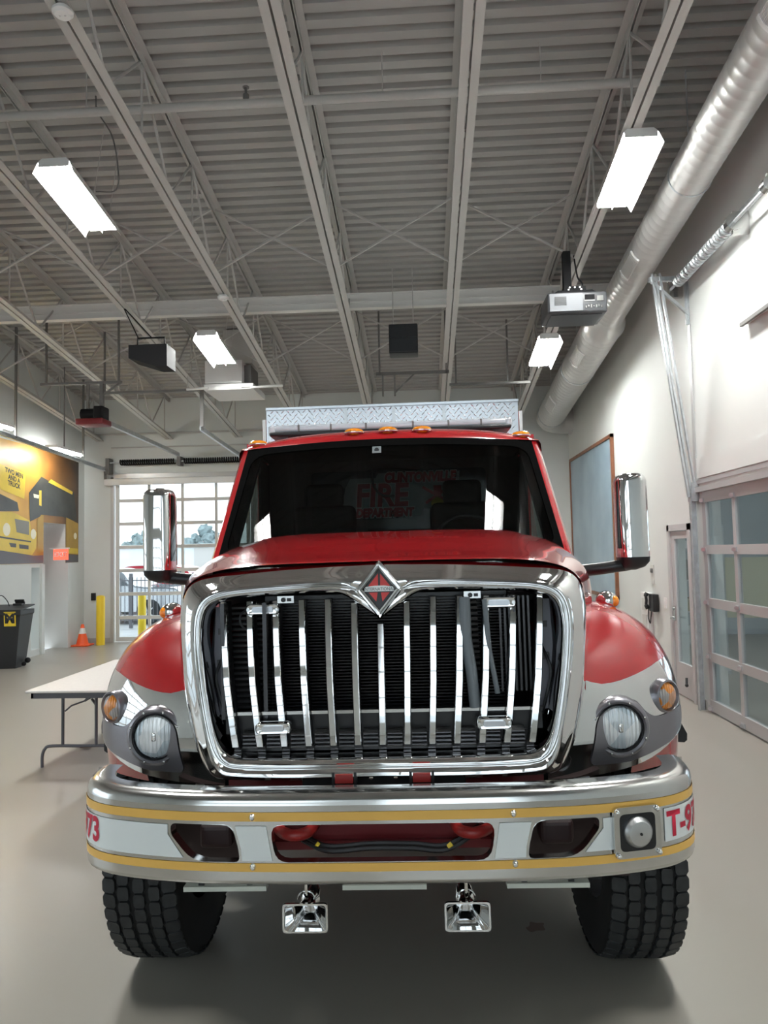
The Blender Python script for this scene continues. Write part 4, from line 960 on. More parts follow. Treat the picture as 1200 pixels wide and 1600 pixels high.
# grille bars
def bsp(z): return lerp_tab([(1.15, .0905), (1.172, .092), (1.405, .0979), (1.70, .1027)], z)
def bow(z): t = (z-1.17)/.53; return .034-.022*4*t*(1-t)
for k in range(-6, 7):
    zt = 1.703 if abs(k) > 1 else (1.688 if k else 1.606)
    zs_ = [1.170+(zt-1.170)*i/14 for i in range(15)]
    b = MB()
    for prof, nm in (([(-.0135, .004), (-.0125, -.004), (-.010, -.007), (.010, -.007), (.0125, -.004), (.0135, .004), (.0135, .012), (-.0135, .012)], 0),):
        b.grid([[(k*bsp(z)+a, yg(z, bow(z))+c, z) for a, c in prof] for z in zs_], True); b.cap(b.last[0][::-1]); b.cap(b.last[-1])
    gb = b.build('grille_bar', 'chrome', T, 30)
    b = MB(); b.grid([[(k*bsp(z)+a, yg(z, bow(z))+c, z) for a, c in ((-.0125, .012), (.0125, .012), (.0125, .07), (-.0125, .07))] for z in zs_], True); b.cap(b.last[0][::-1]); b.cap(b.last[-1])
    b.build('bar_rib', 'black', gb, 0)
# radiator and what stands behind the bars
b = MB(); z = 1.285
while z < 1.70: b.box((0.02, yg(z, .13), z), (.94, .03, .0040), Euler((.15, 0, 0))); z += .0118
b.bb(-.47, .50, .42, .44, 1.27, 1.715); b.map(lambda c: Vector((c.x, c.y+.0*(c.z), c.z)))
radiator = b.build('radiator', 'fin', T, 0)
b = MB(); z = 1.30
while z < 1.68: b.box((-.535, yg(z, .12), z), (.13, .03, .010), Euler((.3, 0, 0))); z += .021
b.bb(-.615, -.60, .27, .33, 1.26, 1.70).bb(-.45, -.435, .26, .36, 1.26, 1.70); M['cooler'] = mat('grey_cooler_fins', (0.07, 0.07, 0.075), 0.25, 0.5); b.build('side_cooler', 'cooler', T, 0)
b = MB(); z = 1.30
while z < 1.68: b.box((.365, yg(z, .11), z), (.03, .03, .011), Euler((.3, 0, 0))); z += .021
for k in range(7): b.bb(.455+k*.018, .463+k*.018, .30, .32, 1.34, 1.70)
b.build('oil_cooler', 'cooler', T, 0)
MB().tube([(.325, .30, 1.70), (.325, .29, 1.55), (.34, .27, 1.42), (.35, .26, 1.29)], .022, 12).build('coolant_hose', 'hose', T)
MB().tube([(.40, .29, 1.69), (.41, .27, 1.50), (.435, .26, 1.34)], .010, 10).build('coolant_pipe', 'hose', T)
b = MB().bb(-.60, .60, .275, .29, 1.205, 1.285).bb(-.60, .60, .262, .29, 1.272, 1.288).bb(-.56, .56, .27, .29, 1.14, 1.205)
lp = b.build('lower_panel', 'black', T, 0)
MB().bb(-.56, .56, .256, .264, 1.278, 1.290).build('panel_edge', 'satin', lp, 0)
for s in (-1, 1):
    b = MB(); zz = [1.27, 1.38, 1.5, 1.6, 1.68]
    b.grid([[(s*(lerp_tab([(1.27, .585), (1.68, .625)], z)), yg(z, .09), z), (s*lerp_tab([(1.27, .63), (1.5, .665), (1.68, .665)], z), yg(z, .105), z), (s*lerp_tab([(1.27, .65), (1.5, .69), (1.68, .68)], z), yg(z, .15), z)] for z in zz])
    ch = b.build('radiator_side_panel', 'cheek_grey', T, 30)
    b = MB()
    for z in (1.58, 1.46): b.bb(s*.625-.02, s*.625+.02, yg(z, .08), yg(z, .095), z-.006, z+.018)
    b.tube(cr([(s*.62, yg(1.5, .085), 1.5), (s*.645, yg(1.42, .07), 1.42), (s*.63, yg(1.34, .085), 1.34), (s*.60, yg(1.26, .07), 1.26)]), .006, 6).build('wiring_clip', 'black', ch, 30)
b = MB()
for k in range(-6, 6):
    x0 = (k+.5)*.0905
    for i in range(4): b.box((x0, yg(1.21-.014*i, .048), 1.214-.014*i), (.056, .03, .005), Euler((.5, 0, 0)))
for k in range(-6, 7):
    for i in range(3): b.box((k*.0905, yg(1.165-.012*i, .045), 1.164-.012*i), (.028, .03, .005), Euler((.5, 0, 0)))
b.build('lower_louvre', mat('bright_grey_slats', (0.30, 0.30, 0.31), 0.22, 0.9), T, 0)
for x, z in ((-.455, 1.672), (-.405, 1.240), (.455, 1.676), (.412, 1.243)):
    b = MB(); rows = []
    for off, g_ in ((.02, 0), (-.014, 0), (-.020, -.005), (-.018, -.010)):
        rows.append([(x+u, yg(z, bow(z)-.012+off), z+v) for u, v in rr([(-.066-g_, -.022-g_), (.066+g_, -.022-g_), (.066+g_, .022+g_), (-.066-g_, .022+g_)], .02, 4)])
    b.grid(rows, True); b.cap(b.last[-1]); so = b.build('strobe_light', 'chrome', T, 40)
    b = MB(); rows = [[(x+u, yg(z, bow(z)-.012+o_), z+v) for u, v in rr([(-.042+i, -.012+i), (.042-i, -.012+i), (.042-i, .012-i), (-.042+i, .012-i)], .010, 4)] for o_, i in ((-.016, 0), (-.023, .002))]
    b.grid(rows, True); b.cap(b.last[-1]); b.build('strobe_lens', 'led_white', so, 40)
    b = MB()
    for d in (-.055, .055): b.cyl((x+d, yg(z, bow(z)-.030), z), (x+d, yg(z, bow(z)-.036), z), .006, 10)
    b.build('screw', 'satin', so)
MB().tube(cr([(-.525, yg(1.675, .03), 1.672), (-.545, yg(1.65, .02), 1.65), (-.54, yg(1.61, .02), 1.615), (-.515, yg(1.59, .04), 1.59)]), .004, 6).build('strobe_wire', 'black', T)
for x in (-.365, .355): 
    br = MB().bb(x-.032, x+.032, yg(1.70, .0), yg(1.70, .02), 1.695, 1.722).build('latch_plate', 'satin', T, 0)
    MB().cyl((x-.008, yg(1.70, -.008), 1.708), (x-.008, yg(1.70, .0), 1.708), .009, 12).bb(x+.006, x+.022, yg(1.70, -.004), yg(1.70, .0), 1.702, 1.714).build('latch_bolt', 'black', br)
MB().bb(-.70, .70, .62, 1.45, .80, 1.66).bb(-.66, .66, .40, .62, 1.0, 1.08).build('dark_bay_backing', 'matte_black', T, 0)  # black box stands in for the darkness of the engine bay

# ---- hood
def hood_sec(y):
    w = lerp_tab(smooth_tab([(.30, .795), (.40, .805), (.6, .868), (.9, .955), (1.2, .975), (1.5, .99)]), y)
    zc = lerp_tab(smooth_tab([(.30, 1.815), (.40, 1.850), (.6, 1.876), (.9, 1.918), (1.2, 1.955), (1.5, 1.985)]), y)
    zs_ = lerp_tab([(.30, 1.60), (.9, 1.60), (1.4, 1.68)], y); n = lerp_tab([(.38, 5.0), (.9, 4.0)], y)
    o = []
    for k in range(41):
        a = pi*k/40; c, s = cos(a), sin(a)
        x = -w*(abs(c)**(2/n))*(1 if c > 0 else -1); z = zs_+(zc-zs_)*s**(2/n)
        if abs(x) < .74: z += .012*min(1, max(0, (.74-abs(x))/.05))*min(1, max(0, (y-.7)/.4))
        o.append((x, y, z))
    lo = 1.30
    return [(-w*.985, y, lo), (-w*.995, y, 1.48)]+o+[(w*.995, y, 1.48), (w*.985, y, lo)]
b = MB(); b.grid([hood_sec(y) for y in (.385, .40, .43, .5, .6, .7, .8, .9, 1.0, 1.1, 1.2, 1.3, 1.4, 1.48, 1.5)])
hood = b.build('hood', 'red', T, 60)
MB().bb(-.97, .97, 1.44, 1.62, 1.70, 1.85).build('cowl', 'black', T, 0)

# ---- fenders with chrome lamp housings
YF_ = smooth_tab([(.60, .31), (.7, .33), (.8, .355), (.9, .39), (1.0, .43), (1.12, .51), (1.21, .60), (1.27, .72), (1.312, .88)])
ZT_ = smooth_tab([(.60, 1.64), (.7, 1.64), (.9, 1.635), (1.03, 1.61), (1.13, 1.56), (1.21, 1.49), (1.26, 1.40), (1.295, 1.29), (1.312, 1.18)])
ZS_ = smooth_tab([(.6, 1.40), (.75, 1.365), (.85, 1.335), (.92, 1.337), (1.0, 1.352), (1.08, 1.37), (1.18, 1.392), (1.25, 1.37), (1.312, 1.175)])
ZB_ = smooth_tab([(.6, 1.0), (.8, 1.0), (.93, 1.01), (1.05, 1.032), (1.13, 1.06), (1.2, 1.09), (1.312, 1.13)])
def yf(x): return lerp_tab(YF_, x)
def zt(x): return lerp_tab(ZT_, x)
def zsp(x): return min(lerp_tab(ZS_, x), zt(x)-.005)
def ff(x, z):
    x = abs(x); t_ = zt(x); z0 = min(1.15, t_-.08); t = max(0.0, min(1.0, (z-z0)/(t_-z0)))
    y = yf(x)+(.95-yf(x))*(1-sqrt(max(0.0, 1-t*t)))
    return y+max(0.0, 1.10-z)*.12
fx = [.62, .66, .70, .74, .78, .82, .86, .90, .94, .98, 1.02, 1.06, 1.10, 1.14, 1.18, 1.21, 1.24, 1.26, 1.275, 1.288, 1.298, 1.306, 1.312]
HC = (.912, 1.176); SG = (1.150, 1.263)
for s in (-1, 1):
    cols = []
    for x in fx:
        zz0, z1, z0 = zsp(x), zt(x), min(1.15, zt(x)-.08); col = []
        t0_ = max(0.0, min(1.0, (zz0-z0)/(z1-z0))); a0 = math.asin(t0_)
        for k in range(13):
            a = a0+(pi/2-a0)*k/12; z = z0+(z1-z0)*sin(a); col.append((x, ff(x, z) if k < 12 else .95, z))
        for y_ in (1.1, 1.3, 1.5, 1.7): col.append((x, y_, z1-(y_-.95)*.06))
        cols.append(col)
    cols.append([(1.307, p[1]+.03, p[2]-.05) for p in cols[-1]]); cols.append([(1.25, p[1]+.05, p[2]-.06) for p in cols[-2]])
    fen = sx(MB().grid(cols), s).build('fender', 'red', T, 60)
    # chrome lamp housing
    xs_ = [x for x in fx if x >= .62]
    rows = []
    for k in range(12):
        r_ = []
        for x in xs_:
            zb = lerp_tab(ZB_, x); z = zsp(x)+.004-(zsp(x)+.004-zb)*k/11; r_.append((x, ff(x, z)-.004, z))
        rows.append(r_)
    rows.append([(x, y+.05, z-.004) for x, y, z in rows[-1]])
    hs = sx(MB().grid(rows), s).build('lamp_housing', 'chrome', T, 60)
    # red lower lip
    rows = []
    for k in range(4):
        rows.append([(x-.006, ff(x, lerp_tab(ZB_, x))+.012+.01*k, lerp_tab(ZB_, x)+.01-(lerp_tab(ZB_, x)-.975+.01)*k/3) for x in [.98+.02*i for i in range(17)]])
    sx(MB().grid(rows), s).build('fender_lip', 'red', fen, 60)
    # dark grey bezel
    bz = [(1.035, 1.222), (1.075, 1.195), (1.115, 1.192), (1.20, 1.20), (1.262, 1.20), (1.262, 1.14), (1.17, 1.082), (1.04, 1.052), (.945, 1.036), (.80, 1.040), (.79, 1.058), (.81, 1.13), (.822, 1.2), (.858, 1.257), (.93, 1.287), (1.0, 1.268)]
    bz = rr(bz, .02, 3)
    g = sheet(bz, [], [.80+.03*i for i in range(17)], [1.04+.03*i for i in range(9)]); g.map(lambda c: Vector((c.x, ff(c.x, c.z)-.009, c.z)))
    sx(g, s).build('lamp_bezel', 'grey_plastic', hs, 60)
    # headlight
    hx, hz = HC; hy = .378
    hd = MB().lathe([(.090, .008), (.093, -.010), (.101, -.015), (.110, -.010), (.117, .004), (.119, .03), (.120, .16)], (s*hx, hy, hz), 'Y', 40).build('headlight', 'grey_plastic', T)
    MB().lathe([(0, -.022), (.03, -.021), (.06, -.017), (.078, -.010), (.086, .004)], (s*hx, hy, hz), 'Y', 40).build('headlight_lens', 'head_lens', hd)
    MB().lathe([(.084, .008), (.085, -.010), (.088, -.013), (.091, -.010), (.092, .01)], (s*hx, hy, hz), 'Y', 40).build('headlight_rim', 'black', hd)
    MB().rbox((s*hx, hy-.018, hz+.002), (.020, .016, .034), .006).build('bulb_shield', 'chrome', hd)
    b = MB()
    for k in range(8):
        a = 2*pi*k/8+.4; MB().sph((s*hx+.102*cos(a), hy-.017, hz+.102*sin(a)), .005, 8).build('rim_screw', 'satin', hd)
    
    # turn signal
    m_ = Matrix.Translation((s*SG[0], .528, SG[1])) @ Matrix.Rotation(s*radians(32), 4, 'Z')
    b = MB().lathe([(.055, .0), (.060, -.010), (.066, -.006), (.069, .01), (.069, .09)], (0, 0, 0), 'Y', 32); b.bm.transform(m_); sg = b.build('turn_signal', 'grey_plastic', T)
    b = MB().lathe([(0, -.022), (.03, -.018), (.048, -.008), (.057, .006)], (0, 0, 0), 'Y', 32); b.bm.transform(m_); b.build('signal_lens', 'signal_lens', sg)
    # bullet marker lamp on top of the fender
    mx, my, mz = s*1.045, .98, 1.61
    b = MB(); rows = []
    for d, r in ((-.055, .012), (-.045, .03), (-.02, .042), (.02, .045), (.07, .032), (.11, .008)):
        rows.append([(mx+r*cos(2*pi*k/20)*1.15, my+d, mz+.012+r*sin(2*pi*k/20)) for k in range(20)])
    b.grid(rows, True); b.cap(b.last[0]); b.cap(b.last[-1]); ml = b.build('fender_marker', 'chrome', T, 60)
    MB().sph((mx+s*.022, my-.038, mz+.012), .026, 16, (.9, .75, 1)).build('marker_lens', 'amber', ml)
    # wheel arch flare
    sx(MB().prism([(1.24, 1.02, 1.19), (1.31, 1.02, 1.17), (1.40, 1.02, .985), (1.398, 1.02, .955), (1.385, 1.02, .945), (1.24, 1.02, .955)], (0, .05, 0)), s).build('splash_guard', 'black', T, 20)

# ---- windscreen and cab
def wpt(u, v, off=0.0):
    hw = .975-.075*v
    return Vector((u*hw, 1.42+.50*v+.16*u*u-off, 1.86+.72*v-.02*u*u*v))
b = sheet([(-1, 0), (1, 0), (1, 1), (-1, 1)], [], [-1+.1*i for i in range(1, 20)], [.25, .5, .75]); b.map(lambda c: wpt(c.x, c.z))
wind = b.build('windscreen', 'wind', T, 60)
b = sheet([(-1.005, -.01), (1.005, -.01), (1.005, 1.0), (-1.005, 1.0)], [rr([(-.968, .03), (.968, .03), (.955, .935), (-.955, .935)], .13, 8)], [-1+.1*i for i in range(0, 21)], [.25, .5, .75]); b.map(lambda c: wpt(c.x, c.z, .006)); b.build('windscreen_seal', mat('windscreen_rubber', (0.006, 0.006, 0.006), 0.8, spec=0.0), wind, 60)
pts = [wpt(-.105+.03*0, .885, -.012)]
b = sheet([(-.105, .865), (-.045, .865), (-.045, .925), (-.105, .925)]); b.map(lambda c: wpt(c.x, c.z, .004)); st = b.solid(.003).build('sensor_plate', 'decal_grey', T, 0)
p = wpt(-.075, .893, .008); MB().lathe([(0, -.006), (.014, -.004), (.016, .006)], p, 'Y', 14).build('sensor_eye', 'black', st)
b = MB().bar(wpt(-.93, .03, .02), wpt(-.55, .10, .02), .015, .01).bar(wpt(-.93, .03, .02), wpt(-.95, -.05, .0), .02, .015); b.build('wiper', 'black', T, 0)
# pillars
for s in (-1, 1):
    rows = []
    for k in range(9):
        v = -.15+1.15*k/8; p = wpt(1.0, v)
        rows.append([(p.x-.004, p.y-.004, p.z), (p.x+.032, p.y+.008, p.z+.0), (p.x+.054, p.y+.05, p.z), (p.x+.058, p.y+.13, p.z), (p.x-.01, p.y+.12, p.z)])
    sx(MB().grid(rows, True), s).build('pillar', 'red', T, 50)
    # door with side window
    b = MB()
    b.bb(.985, 1.015, 1.62, 2.95, .98, 1.82).bb(.955, .99, 2.74, 2.95, 1.8, 2.60)
    b.bar((1.0, 1.62, 1.84), (1.0, 2.95, 1.84), .03, .06).bar((.925, 2.2, 2.59), (.925, 2.95, 2.60), .03, .06)
    dr = sx(b, s).build('cab_door', 'red', T, 20)
    sx(MB().bb(.935, .953, 2.60, 2.93, 1.10, 2.56).bb(.935, .98, 1.65, 2.7, 1.1, 1.85).bar((.95, 1.66, 1.85), (.87, 2.12, 2.53), .10, .02), s).build('door_lining', 'matte_black', dr, 0)
    b = MB().poly([(1.0, 1.70, 1.86), (1.0, 2.75, 1.86), (.955, 2.75, 2.56), (.945, 2.15, 2.56)]); sx(b, s).build('side_window', 'side_glass', dr, 0)
    sx(MB().bb(1.0, 1.03, 2.55, 2.72, 1.60, 1.64), s).build('door_handle', 'chrome', dr, 0)
rows = []
for o_, rise in ((0, -.004), (.012, .020), (.05, .048), (.12, .072), (.25, .095), (.45, .108), (.7, .112), (.95, .10), (1.03, .06)):
    r_ = []
    for k in range(-16, 17):
        u = k/16; fy = 1.92+.16*u*u
        r_.append((u*.950, fy+o_*(2.95-fy)/1.03 if o_ > .3 else fy+o_, 2.582-.02*u*u+rise*(1-.72*abs(u)**5)))
    p0, p1 = r_[0], r_[-1]
    r_ = [(-.968, p0[1]+.02, p0[2]-.13), (-.968, p0[1]+.015, p0[2]-.06), (-.964, p0[1]+.008, p0[2]-.02)]+r_+[(.964, p1[1]+.008, p1[2]-.02), (.968, p1[1]+.015, p1[2]-.06), (.968, p1[1]+.02, p1[2]-.13)]
    rows.append(r_)
roof = MB().grid(rows).build('cab_roof', 'red', T, 60)
MB().bb(-.90, .90, 2.12, 2.93, 2.575, 2.59).build('headliner', 'matte_black', roof, 0)
b = sheet([(-.98, .98), (.98, .98), (.94, 2.62), (-.94, 2.62)], [rr([(-.62, 2.05), (.70, 2.05), (.70, 2.50), (-.62, 2.50)], .05)])
b.map(lambda c: Vector((c.x, 2.94, c.z))); b.solid(.03).build('cab_rear_wall', 'cab_grey', T, 0)
MB().bb(-.63, .71, 2.925, 2.932, 2.04, 2.51).build('rear_window', 'car_glass', T, 0)
MB().bb(-.97, .97, 1.55, 2.93, 1.05, 1.10).build('cab_floor', 'matte_black', T, 0)
MB().prism([(-.95, 1.60, 1.83), (-.95, 1.98, 1.86), (-.95, 2.02, 1.78), (-.95, 1.95, 1.3), (-.95, 1.60, 1.3)], (1.90, 0, 0)).build('dashboard', 'dash', T, 0)
MB().tube([(.48+.20*cos(2*pi*k/32), 2.05+.09*sin(2*pi*k/32), 1.93+.17*sin(2*pi*k/32)) for k in range(32)], .013, 8, True).bar((.30, 2.05, 1.93), (.66, 2.05, 1.93), .03, .02).cyl((.48, 2.05, 1.93), (.48, 1.95, 1.78), .03, 12).build('steering_wheel', 'black', T)
for s in (-1, 1):
    st = MB().rbox((s*.50, 2.45, 1.52), (.50, .50, .16), .05).rbox((s*.50, 2.70, 1.88), (.46, .12, .70), .05, rot=Euler((-.12, 0, 0))).bb(s*.5-.18, s*.5+.18, 2.28, 2.62, 1.1, 1.45).build('seat', 'seat', T, 40)
    MB().rbox((s*.50, 2.74, 2.30), (.28, .09, .18), .04).build('headrest', 'seat', st)
MB().tube(cr([(-.10, 1.93, 2.40), (-.10, 1.96, 2.30), (-.05, 2.0, 2.24), (.03, 2.0, 2.23)]), .008, 8).build('microphone_cord', 'black', T)
# decal on the window behind the seats
DY = 2.90
dcl = MB().add(sheet([(-.40, 2.19), (-.36, 2.37), (-.32, 2.44), (-.13, 2.44), (-.11, 2.475), (.50, 2.475), (.48, 2.32), (.42, 2.22), (.22, 2.20), (.20, 2.15), (-.36, 2.15)]).bm).map(lambda c: Vector((c.x, DY, c.z))).build('window_decal', 'decal_grey', T, 0)
def dtext(w, size, x, z, bold, width, shear=0.12):
    for m_, bo, dy in (('decal_edge', bold+.006, -.003), ('decal_red', bold, -.006)):
        g = text(w, size, bo, width, shear); g.map(lambda c: Vector((x+c.x, DY+dy, z+c.z))); g.build('decal_outline' if dy > -.005 else 'decal_lettering', m_, dcl, 0)
dtext('CLINTONVILLE', .098, .20, 2.435, .006, .80); dtext('FIRE', .235, -.09, 2.30, .008, .92, .08); dtext('DEPARTMENT', .085, -.07, 2.175, .006, .80)
b = MB().lathe([(0, -.01), (.035, -.01), (.05, 0)], (.33, DY-.004, 2.235), 'Y', 20).bb(.285, .375, DY-.008, DY-.004, 2.205, 2.225); b.build('decal_helmet', 'decal_gold', dcl)
MB().bar((.22, DY-.006, 2.36), (.42, DY-.006, 2.24), .006, .02).bar((.42, DY-.007, 2.36), (.24, DY-.007, 2.24), .006, .02).bar((.43, DY-.008, 2.37), (.47, DY-.008, 2.33), .006, .02).bar((.30, DY-.009, 2.33), (.36, DY-.009, 2.33), .006, .08).build('decal_axes', 'decal_red', dcl, 0)
# roof lamps
for x in (-.212, .0, .212, -.84, .84):
    u = x/.958; fy = 1.92+.16*u*u+.045; z = 2.582-.02*u*u+.058*(1-.72*abs(u)**5)
    mk = MB().sph((x, fy, z), .060, 18, (1.0, .75, .36)).build('roof_marker', 'amber', T)
    MB().sph((x, fy+.004, z-.006), .064, 18, (1.0, .75, .22)).build('marker_base', 'chrome', mk)
# light bar
lb = MB().rbox((0, 2.50, 2.705), (1.64, .30, .03), .01).build('light_bar', 'black', T)
MB().rbox((0, 2.50, 2.742), (1.60, .27, .055), .022).build('bar_lens', 'clear_lens', lb)
b = MB()
for x in (-.62, -.40, -.16, .16, .40, .62): b.bb(x-.006, x+.006, 2.364, 2.60, 2.712, 2.764)
b.build('lens_divider', 'joist_dark', lb, 0)
for s in (-1, 1): MB().rbox((s*.805, 2.50, 2.735), (.05, .28, .07), .02).build('end_cap', 'clear_lens', lb)
MB().bb(-.7, -.6, 2.4, 2.6, 2.66, 2.70).bb(.6, .7, 2.4, 2.6, 2.66, 2.70).build('bar_foot', 'dark_red', lb, 0)

# ---- mirrors
for s in (-1, 1):
    mx, my = (-1.312 if s < 0 else 1.357), 1.60
    b = MB(); rows = []
    def ring(z, g_):
        return [(mx+a, my+c, z) for a, c in rr([(-.078+g_, -.10+g_), (.078-g_, -.10+g_), (.078-g_, .08), (-.078+g_, .08)], .05, 6)]
    for z, g_ in ((1.815, .0), (2.235, .0), (2.258, .006), (2.274, .018), (2.282, .04)): rows.append(ring(z, g_))
    b.grid(rows, True); b.cap(b.last[-1]); b.cap(b.last[0][::-1])
    mi = b.build('mirror', 'chrome', T, 50)
    b = MB(); rows = []
    for z, g_, dx in ((1.816, -.001, 0), (1.79, .002, 0), (1.762, .018, -.005*s), (1.745, .05, -.02*s)): rows.append([(p[0]+dx, p[1], p[2]) for p in ring(z, g_)])
    b.grid(rows, True); b.cap(b.last[-1])
    b.tube(cr([(mx-s*.02, my, 1.775), (mx-s*.10, my, 1.765), (mx-s*.20, my+.02, 1.752), (s*1.0, my+.08, 1.735), (s*.97, my+.1, 1.73)]), .034, 12)
    b.build('mirror_arm', 'black', mi, 50)
    MB().bb(mx-.068, mx+.068, my+.080, my+.084, 1.84, 2.24).build('mirror_glass', 'mirror', mi, 0)

# ---- body box with tread plate
MB().bb(-.96, .96, 3.0, 7.6, .55, 3.005).build('body_box', 'red', T, 0)  # underside set low to block light below the truck
for s in (-1, 1): MB().bb(s*.66, s*1.08, 1.78, 2.92, .45, .98).bb(s*1.08, s*1.14, 1.8, 2.9, .45, .50).build('added_cab_step', 'matte_black', T, 0)  # unseen step boxes added to darken the ground under the truck
tp = MB().bb(-.962, .962, 2.975, 3.0, 2.62, 3.01).bb(-.962, .962, 2.955, 2.975, 2.995, 3.012)
plate = tp.build('tread_plate_panel', 'plate', T, 0); b = MB(); nz, nx = 14, 46
for i in range(nz):
    for j in range(nx):
        x = -.94+j*.0415+(.5*.0415 if i % 2 else 0); z = 2.655+i*.025
        if abs(x) > .945 or z > 2.985: continue
        a = .75 if (i+j) % 2 else -.75
        dx, dz_ = cos(a), sin(a)
        P_ = [(x-dx*.0172, 2.975, z-dz_*.0172), (x-dz_*.0052, 2.975, z+dx*.0052), (x+dx*.0172, 2.975, z+dz_*.0172), (x+dz_*.0052, 2.975, z-dx*.0052)]
        c1, c2 = (x-dx*.008, 2.9685, z-dz_*.008), (x+dx*.008, 2.9685, z+dz_*.008)
        v = [b.bm.verts.new(q) for q in P_+[c1, c2]]
        for f_ in ((0, 1, 4), (0, 4, 3), (1, 2, 5, 4), (2, 3, 5), (3, 4, 5)): b.bm.faces.new([v[q] for q in f_])
tag(b.build('tread_lozenges', 'lozenge', plate, 0), kind='stuff')
for x in (-.35, .02, .40): MB().bb(x-.012, x+.012, 2.966, 2.974, 2.66, 2.985).build('panel_seam', 'alu', plate, 0)
for s in (-1, 1): MB().bb(s*.985-.012, s*.985+.012, 3.0, 3.05, 2.60, 2.93).build('side_rail', 'white_band', plate, 0)

MB().bb(-.97, .97, 2.99, 7.61, 3.005, 3.02).build('added_box_roof', 'alu', T, 0)  # unseen plate added to cut red bounce onto the ceiling
# ---- chassis
for s in (-1, 1): MB().bb(s*.42-.04, s*.42+.04, .36, 7.4, .74, .98).build('frame_rail', 'dark_red', T, 0)
M['brown'] = mat('brown_black_panel', (0.03, 0.012, 0.012), 0.5)
for s in (-1, 1): MB().bb(s*.47, s*.90, .28, .31, .66, .975).rbox((s*.62, .22, .86), (.12, .1, .09), .02).build('inner_panel', 'brown', T, 0)
cm = MB().bb(-.50, .50, .22, .25, .80, 1.0).bb(-.50, .50, .20, .25, .80, .83).bb(-.06, .08, .19, .225, .955, .985).build('crossmember', 'dark_red', T, 0)
MB().bb(-.60, .60, .30, .34, 1.0, 1.10).build('radiator_support', 'dark_red', T, 0)
b = MB()
for x in (-.12, .12): MB().cyl((x, .205, .965), (x, .22, .965), .010, 12).build('frame_bolt', 'satin', cm)
MB().bb(-.30, .30, .20, .30, 1.03, 1.09).build('dark_crossplate', 'matte_black', cm, 0)
for x, z in ((-.045, 1.062), (0, 1.070), (.045, 1.062)): MB().cyl((x, .185, z), (x, .21, z), .009, 10).build('frame_bolt', 'satin', cm)
MB().cyl((.165, .20, .93), (.165, .222, .93), .022, 16).build('grommet', 'black', cm)
for s in (-1, 1):
    MB().tube(cr([(s*.385, .20, .900), (s*.37, .12, .900), (s*.32, .075, .900), (s*.27, .10, .900), (s*.25, .20, .900)]), .020, 12).build('tow_loop', 'hook_red', T)
    b = MB().bb(s*.14-.032, s*.14+.032, .14, .20, 1.055, 1.085).build('hood_latch', 'hook_red', T, 0)
    for d in (-.04, .04): MB().bb(s*.14+d-.005, s*.14+d+.005, .15, .21, 1.05, 1.09).build('latch_clip', 'black', b, 0)
b = MB()
for k, (z, y_) in enumerate(((.826, .12), (.836, .14), (.822, .15))):
    b.tube(cr([(-.30, y_+.05, z+.02), (-.2, y_, z), (-.05, y_-.01, z+.012), (.10, y_, z+.006), (.22, y_, z), (.34, y_+.04, z+.05)]), .008, 6)
b.build('cable_loom', 'black', T)
MB().tube([(.225, .125, .832), (.24, .128, .843)], .010, 8).build('cable_tie', 'logo_yellow', T)
MB().tube([(-.245, .14, .846), (-.237, .14, .838)], .009, 8).build('cable_tie', 'logo_yellow', T)
MB().cyl((-1.0, 1.1, .54), (1.0, 1.1, .54), .06, 12).rbox((0, 1.1, .53), (1.5, .13, .12), .03).build('front_axle', 'matte_black', T)
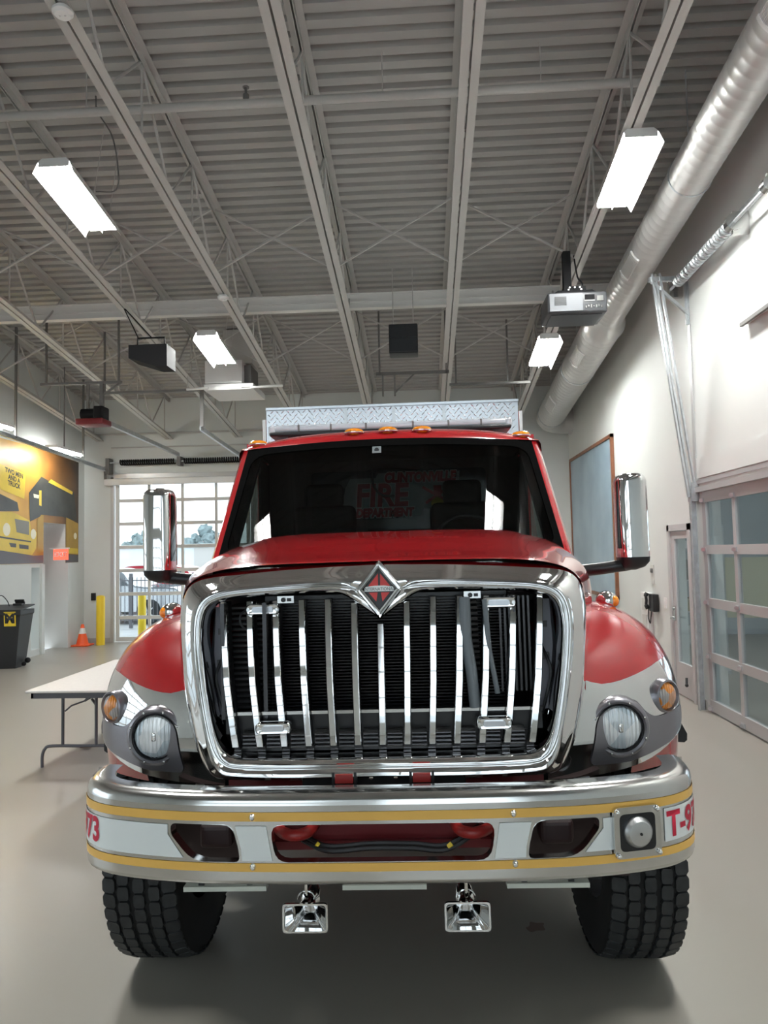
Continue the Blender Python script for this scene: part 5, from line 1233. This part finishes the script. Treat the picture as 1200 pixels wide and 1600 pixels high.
# wheels
RT, TW = .54, .325
def tyre(x0, y0, dz_):
    b = MB(); w = TW/2
    prof = [(.30, -w*.80), (.34, -w*.90), (.42, -w*.97), (.49, -w*.97), (.512, -w*.95), (RT-.014, -w*.90), (RT-.014, w*.90), (.512, w*.95), (.49, w*.97), (.42, w*.97), (.34, w*.90), (.30, w*.80)]
    b.lathe(prof, (x0, y0, RT+dz_), 'X', 72)
    ty = b.build('wheel', 'groove', T, 40)
    b = MB(); N = 50; ribs = [-.128, -.066, 0.0, .066, .128]; hw = [.030, .025, .025, .025, .030]
    for i, (rx, h) in enumerate(zip(ribs, hw)):
        for k in range(N):
            a0 = 2*pi*(k+(.5 if i % 2 else 0))/N; da = 2*pi/N*.475; v = []
            for r, g_ in ((RT-.018, 1.0), (RT, .93)):
                for (sx_, sa, ch_) in ((-1, -.6, 0), (-1, .6, 0), (-.72, 1, 0), (.72, 1, 0), (1, .6, 0), (1, -.6, 0), (.72, -1, 0), (-.72, -1, 0)):
                    rr_ = r-(.010 if abs(rx) > .1 and sx_*rx > 0 and abs(sx_) > .5 and r == RT else 0)
                    a = a0+sa*da*g_; xx = x0+rx+sx_*h*g_; v.append(b.bm.verts.new((xx, y0+rr_*sin(a), RT+dz_-rr_*cos(a))))
            n = 8
            b.bm.faces.new(v[n:])
            for q in range(n): b.bm.faces.new((v[q], v[(q+1) % n], v[n+(q+1) % n], v[n+q]))
    b.build('tread', 'rubber', ty, 0)
    s = 1 if x0 > 0 else -1
    MB().lathe([(.30, -.13), (.29, -.10), (.27, .06), (.20, .09), (.12, .09), (.10, .13), (0, .13)], (x0, y0, RT+dz_), 'X', 40).build('rim', 'alu', ty)
    return ty
for s in (-1, 1): tyre(s*1.060, 1.10, -s*1.060*sin(radians(LEAN)))
for s in (-1, 1):
    for x in (.72, 1.06):
        b = MB(); w = .14
        b.lathe([(.30, -w*.80), (.42, -w), (.50, -w*.95), (RT, -w*.8), (RT, w*.8), (.50, w*.95), (.42, w), (.30, w*.8)], (s*x*.86, 5.6, RT-s*x*sin(radians(LEAN))), 'X', 48)
        wo = b.build('wheel', 'rubber', T, 40)
        MB().lathe([(.30, -.08), (.28, 0), (.1, .02), (0, .02)], (s*x*.86, 5.6, RT-s*x*sin(radians(LEAN))), 'X', 32).build('rim', 'alu', wo)
MB().cyl((-.9, 5.6, .54), (.9, 5.6, .54), .08, 12).sph((0, 5.6, .54), .2, 16).build('rear_axle', 'matte_black', T)
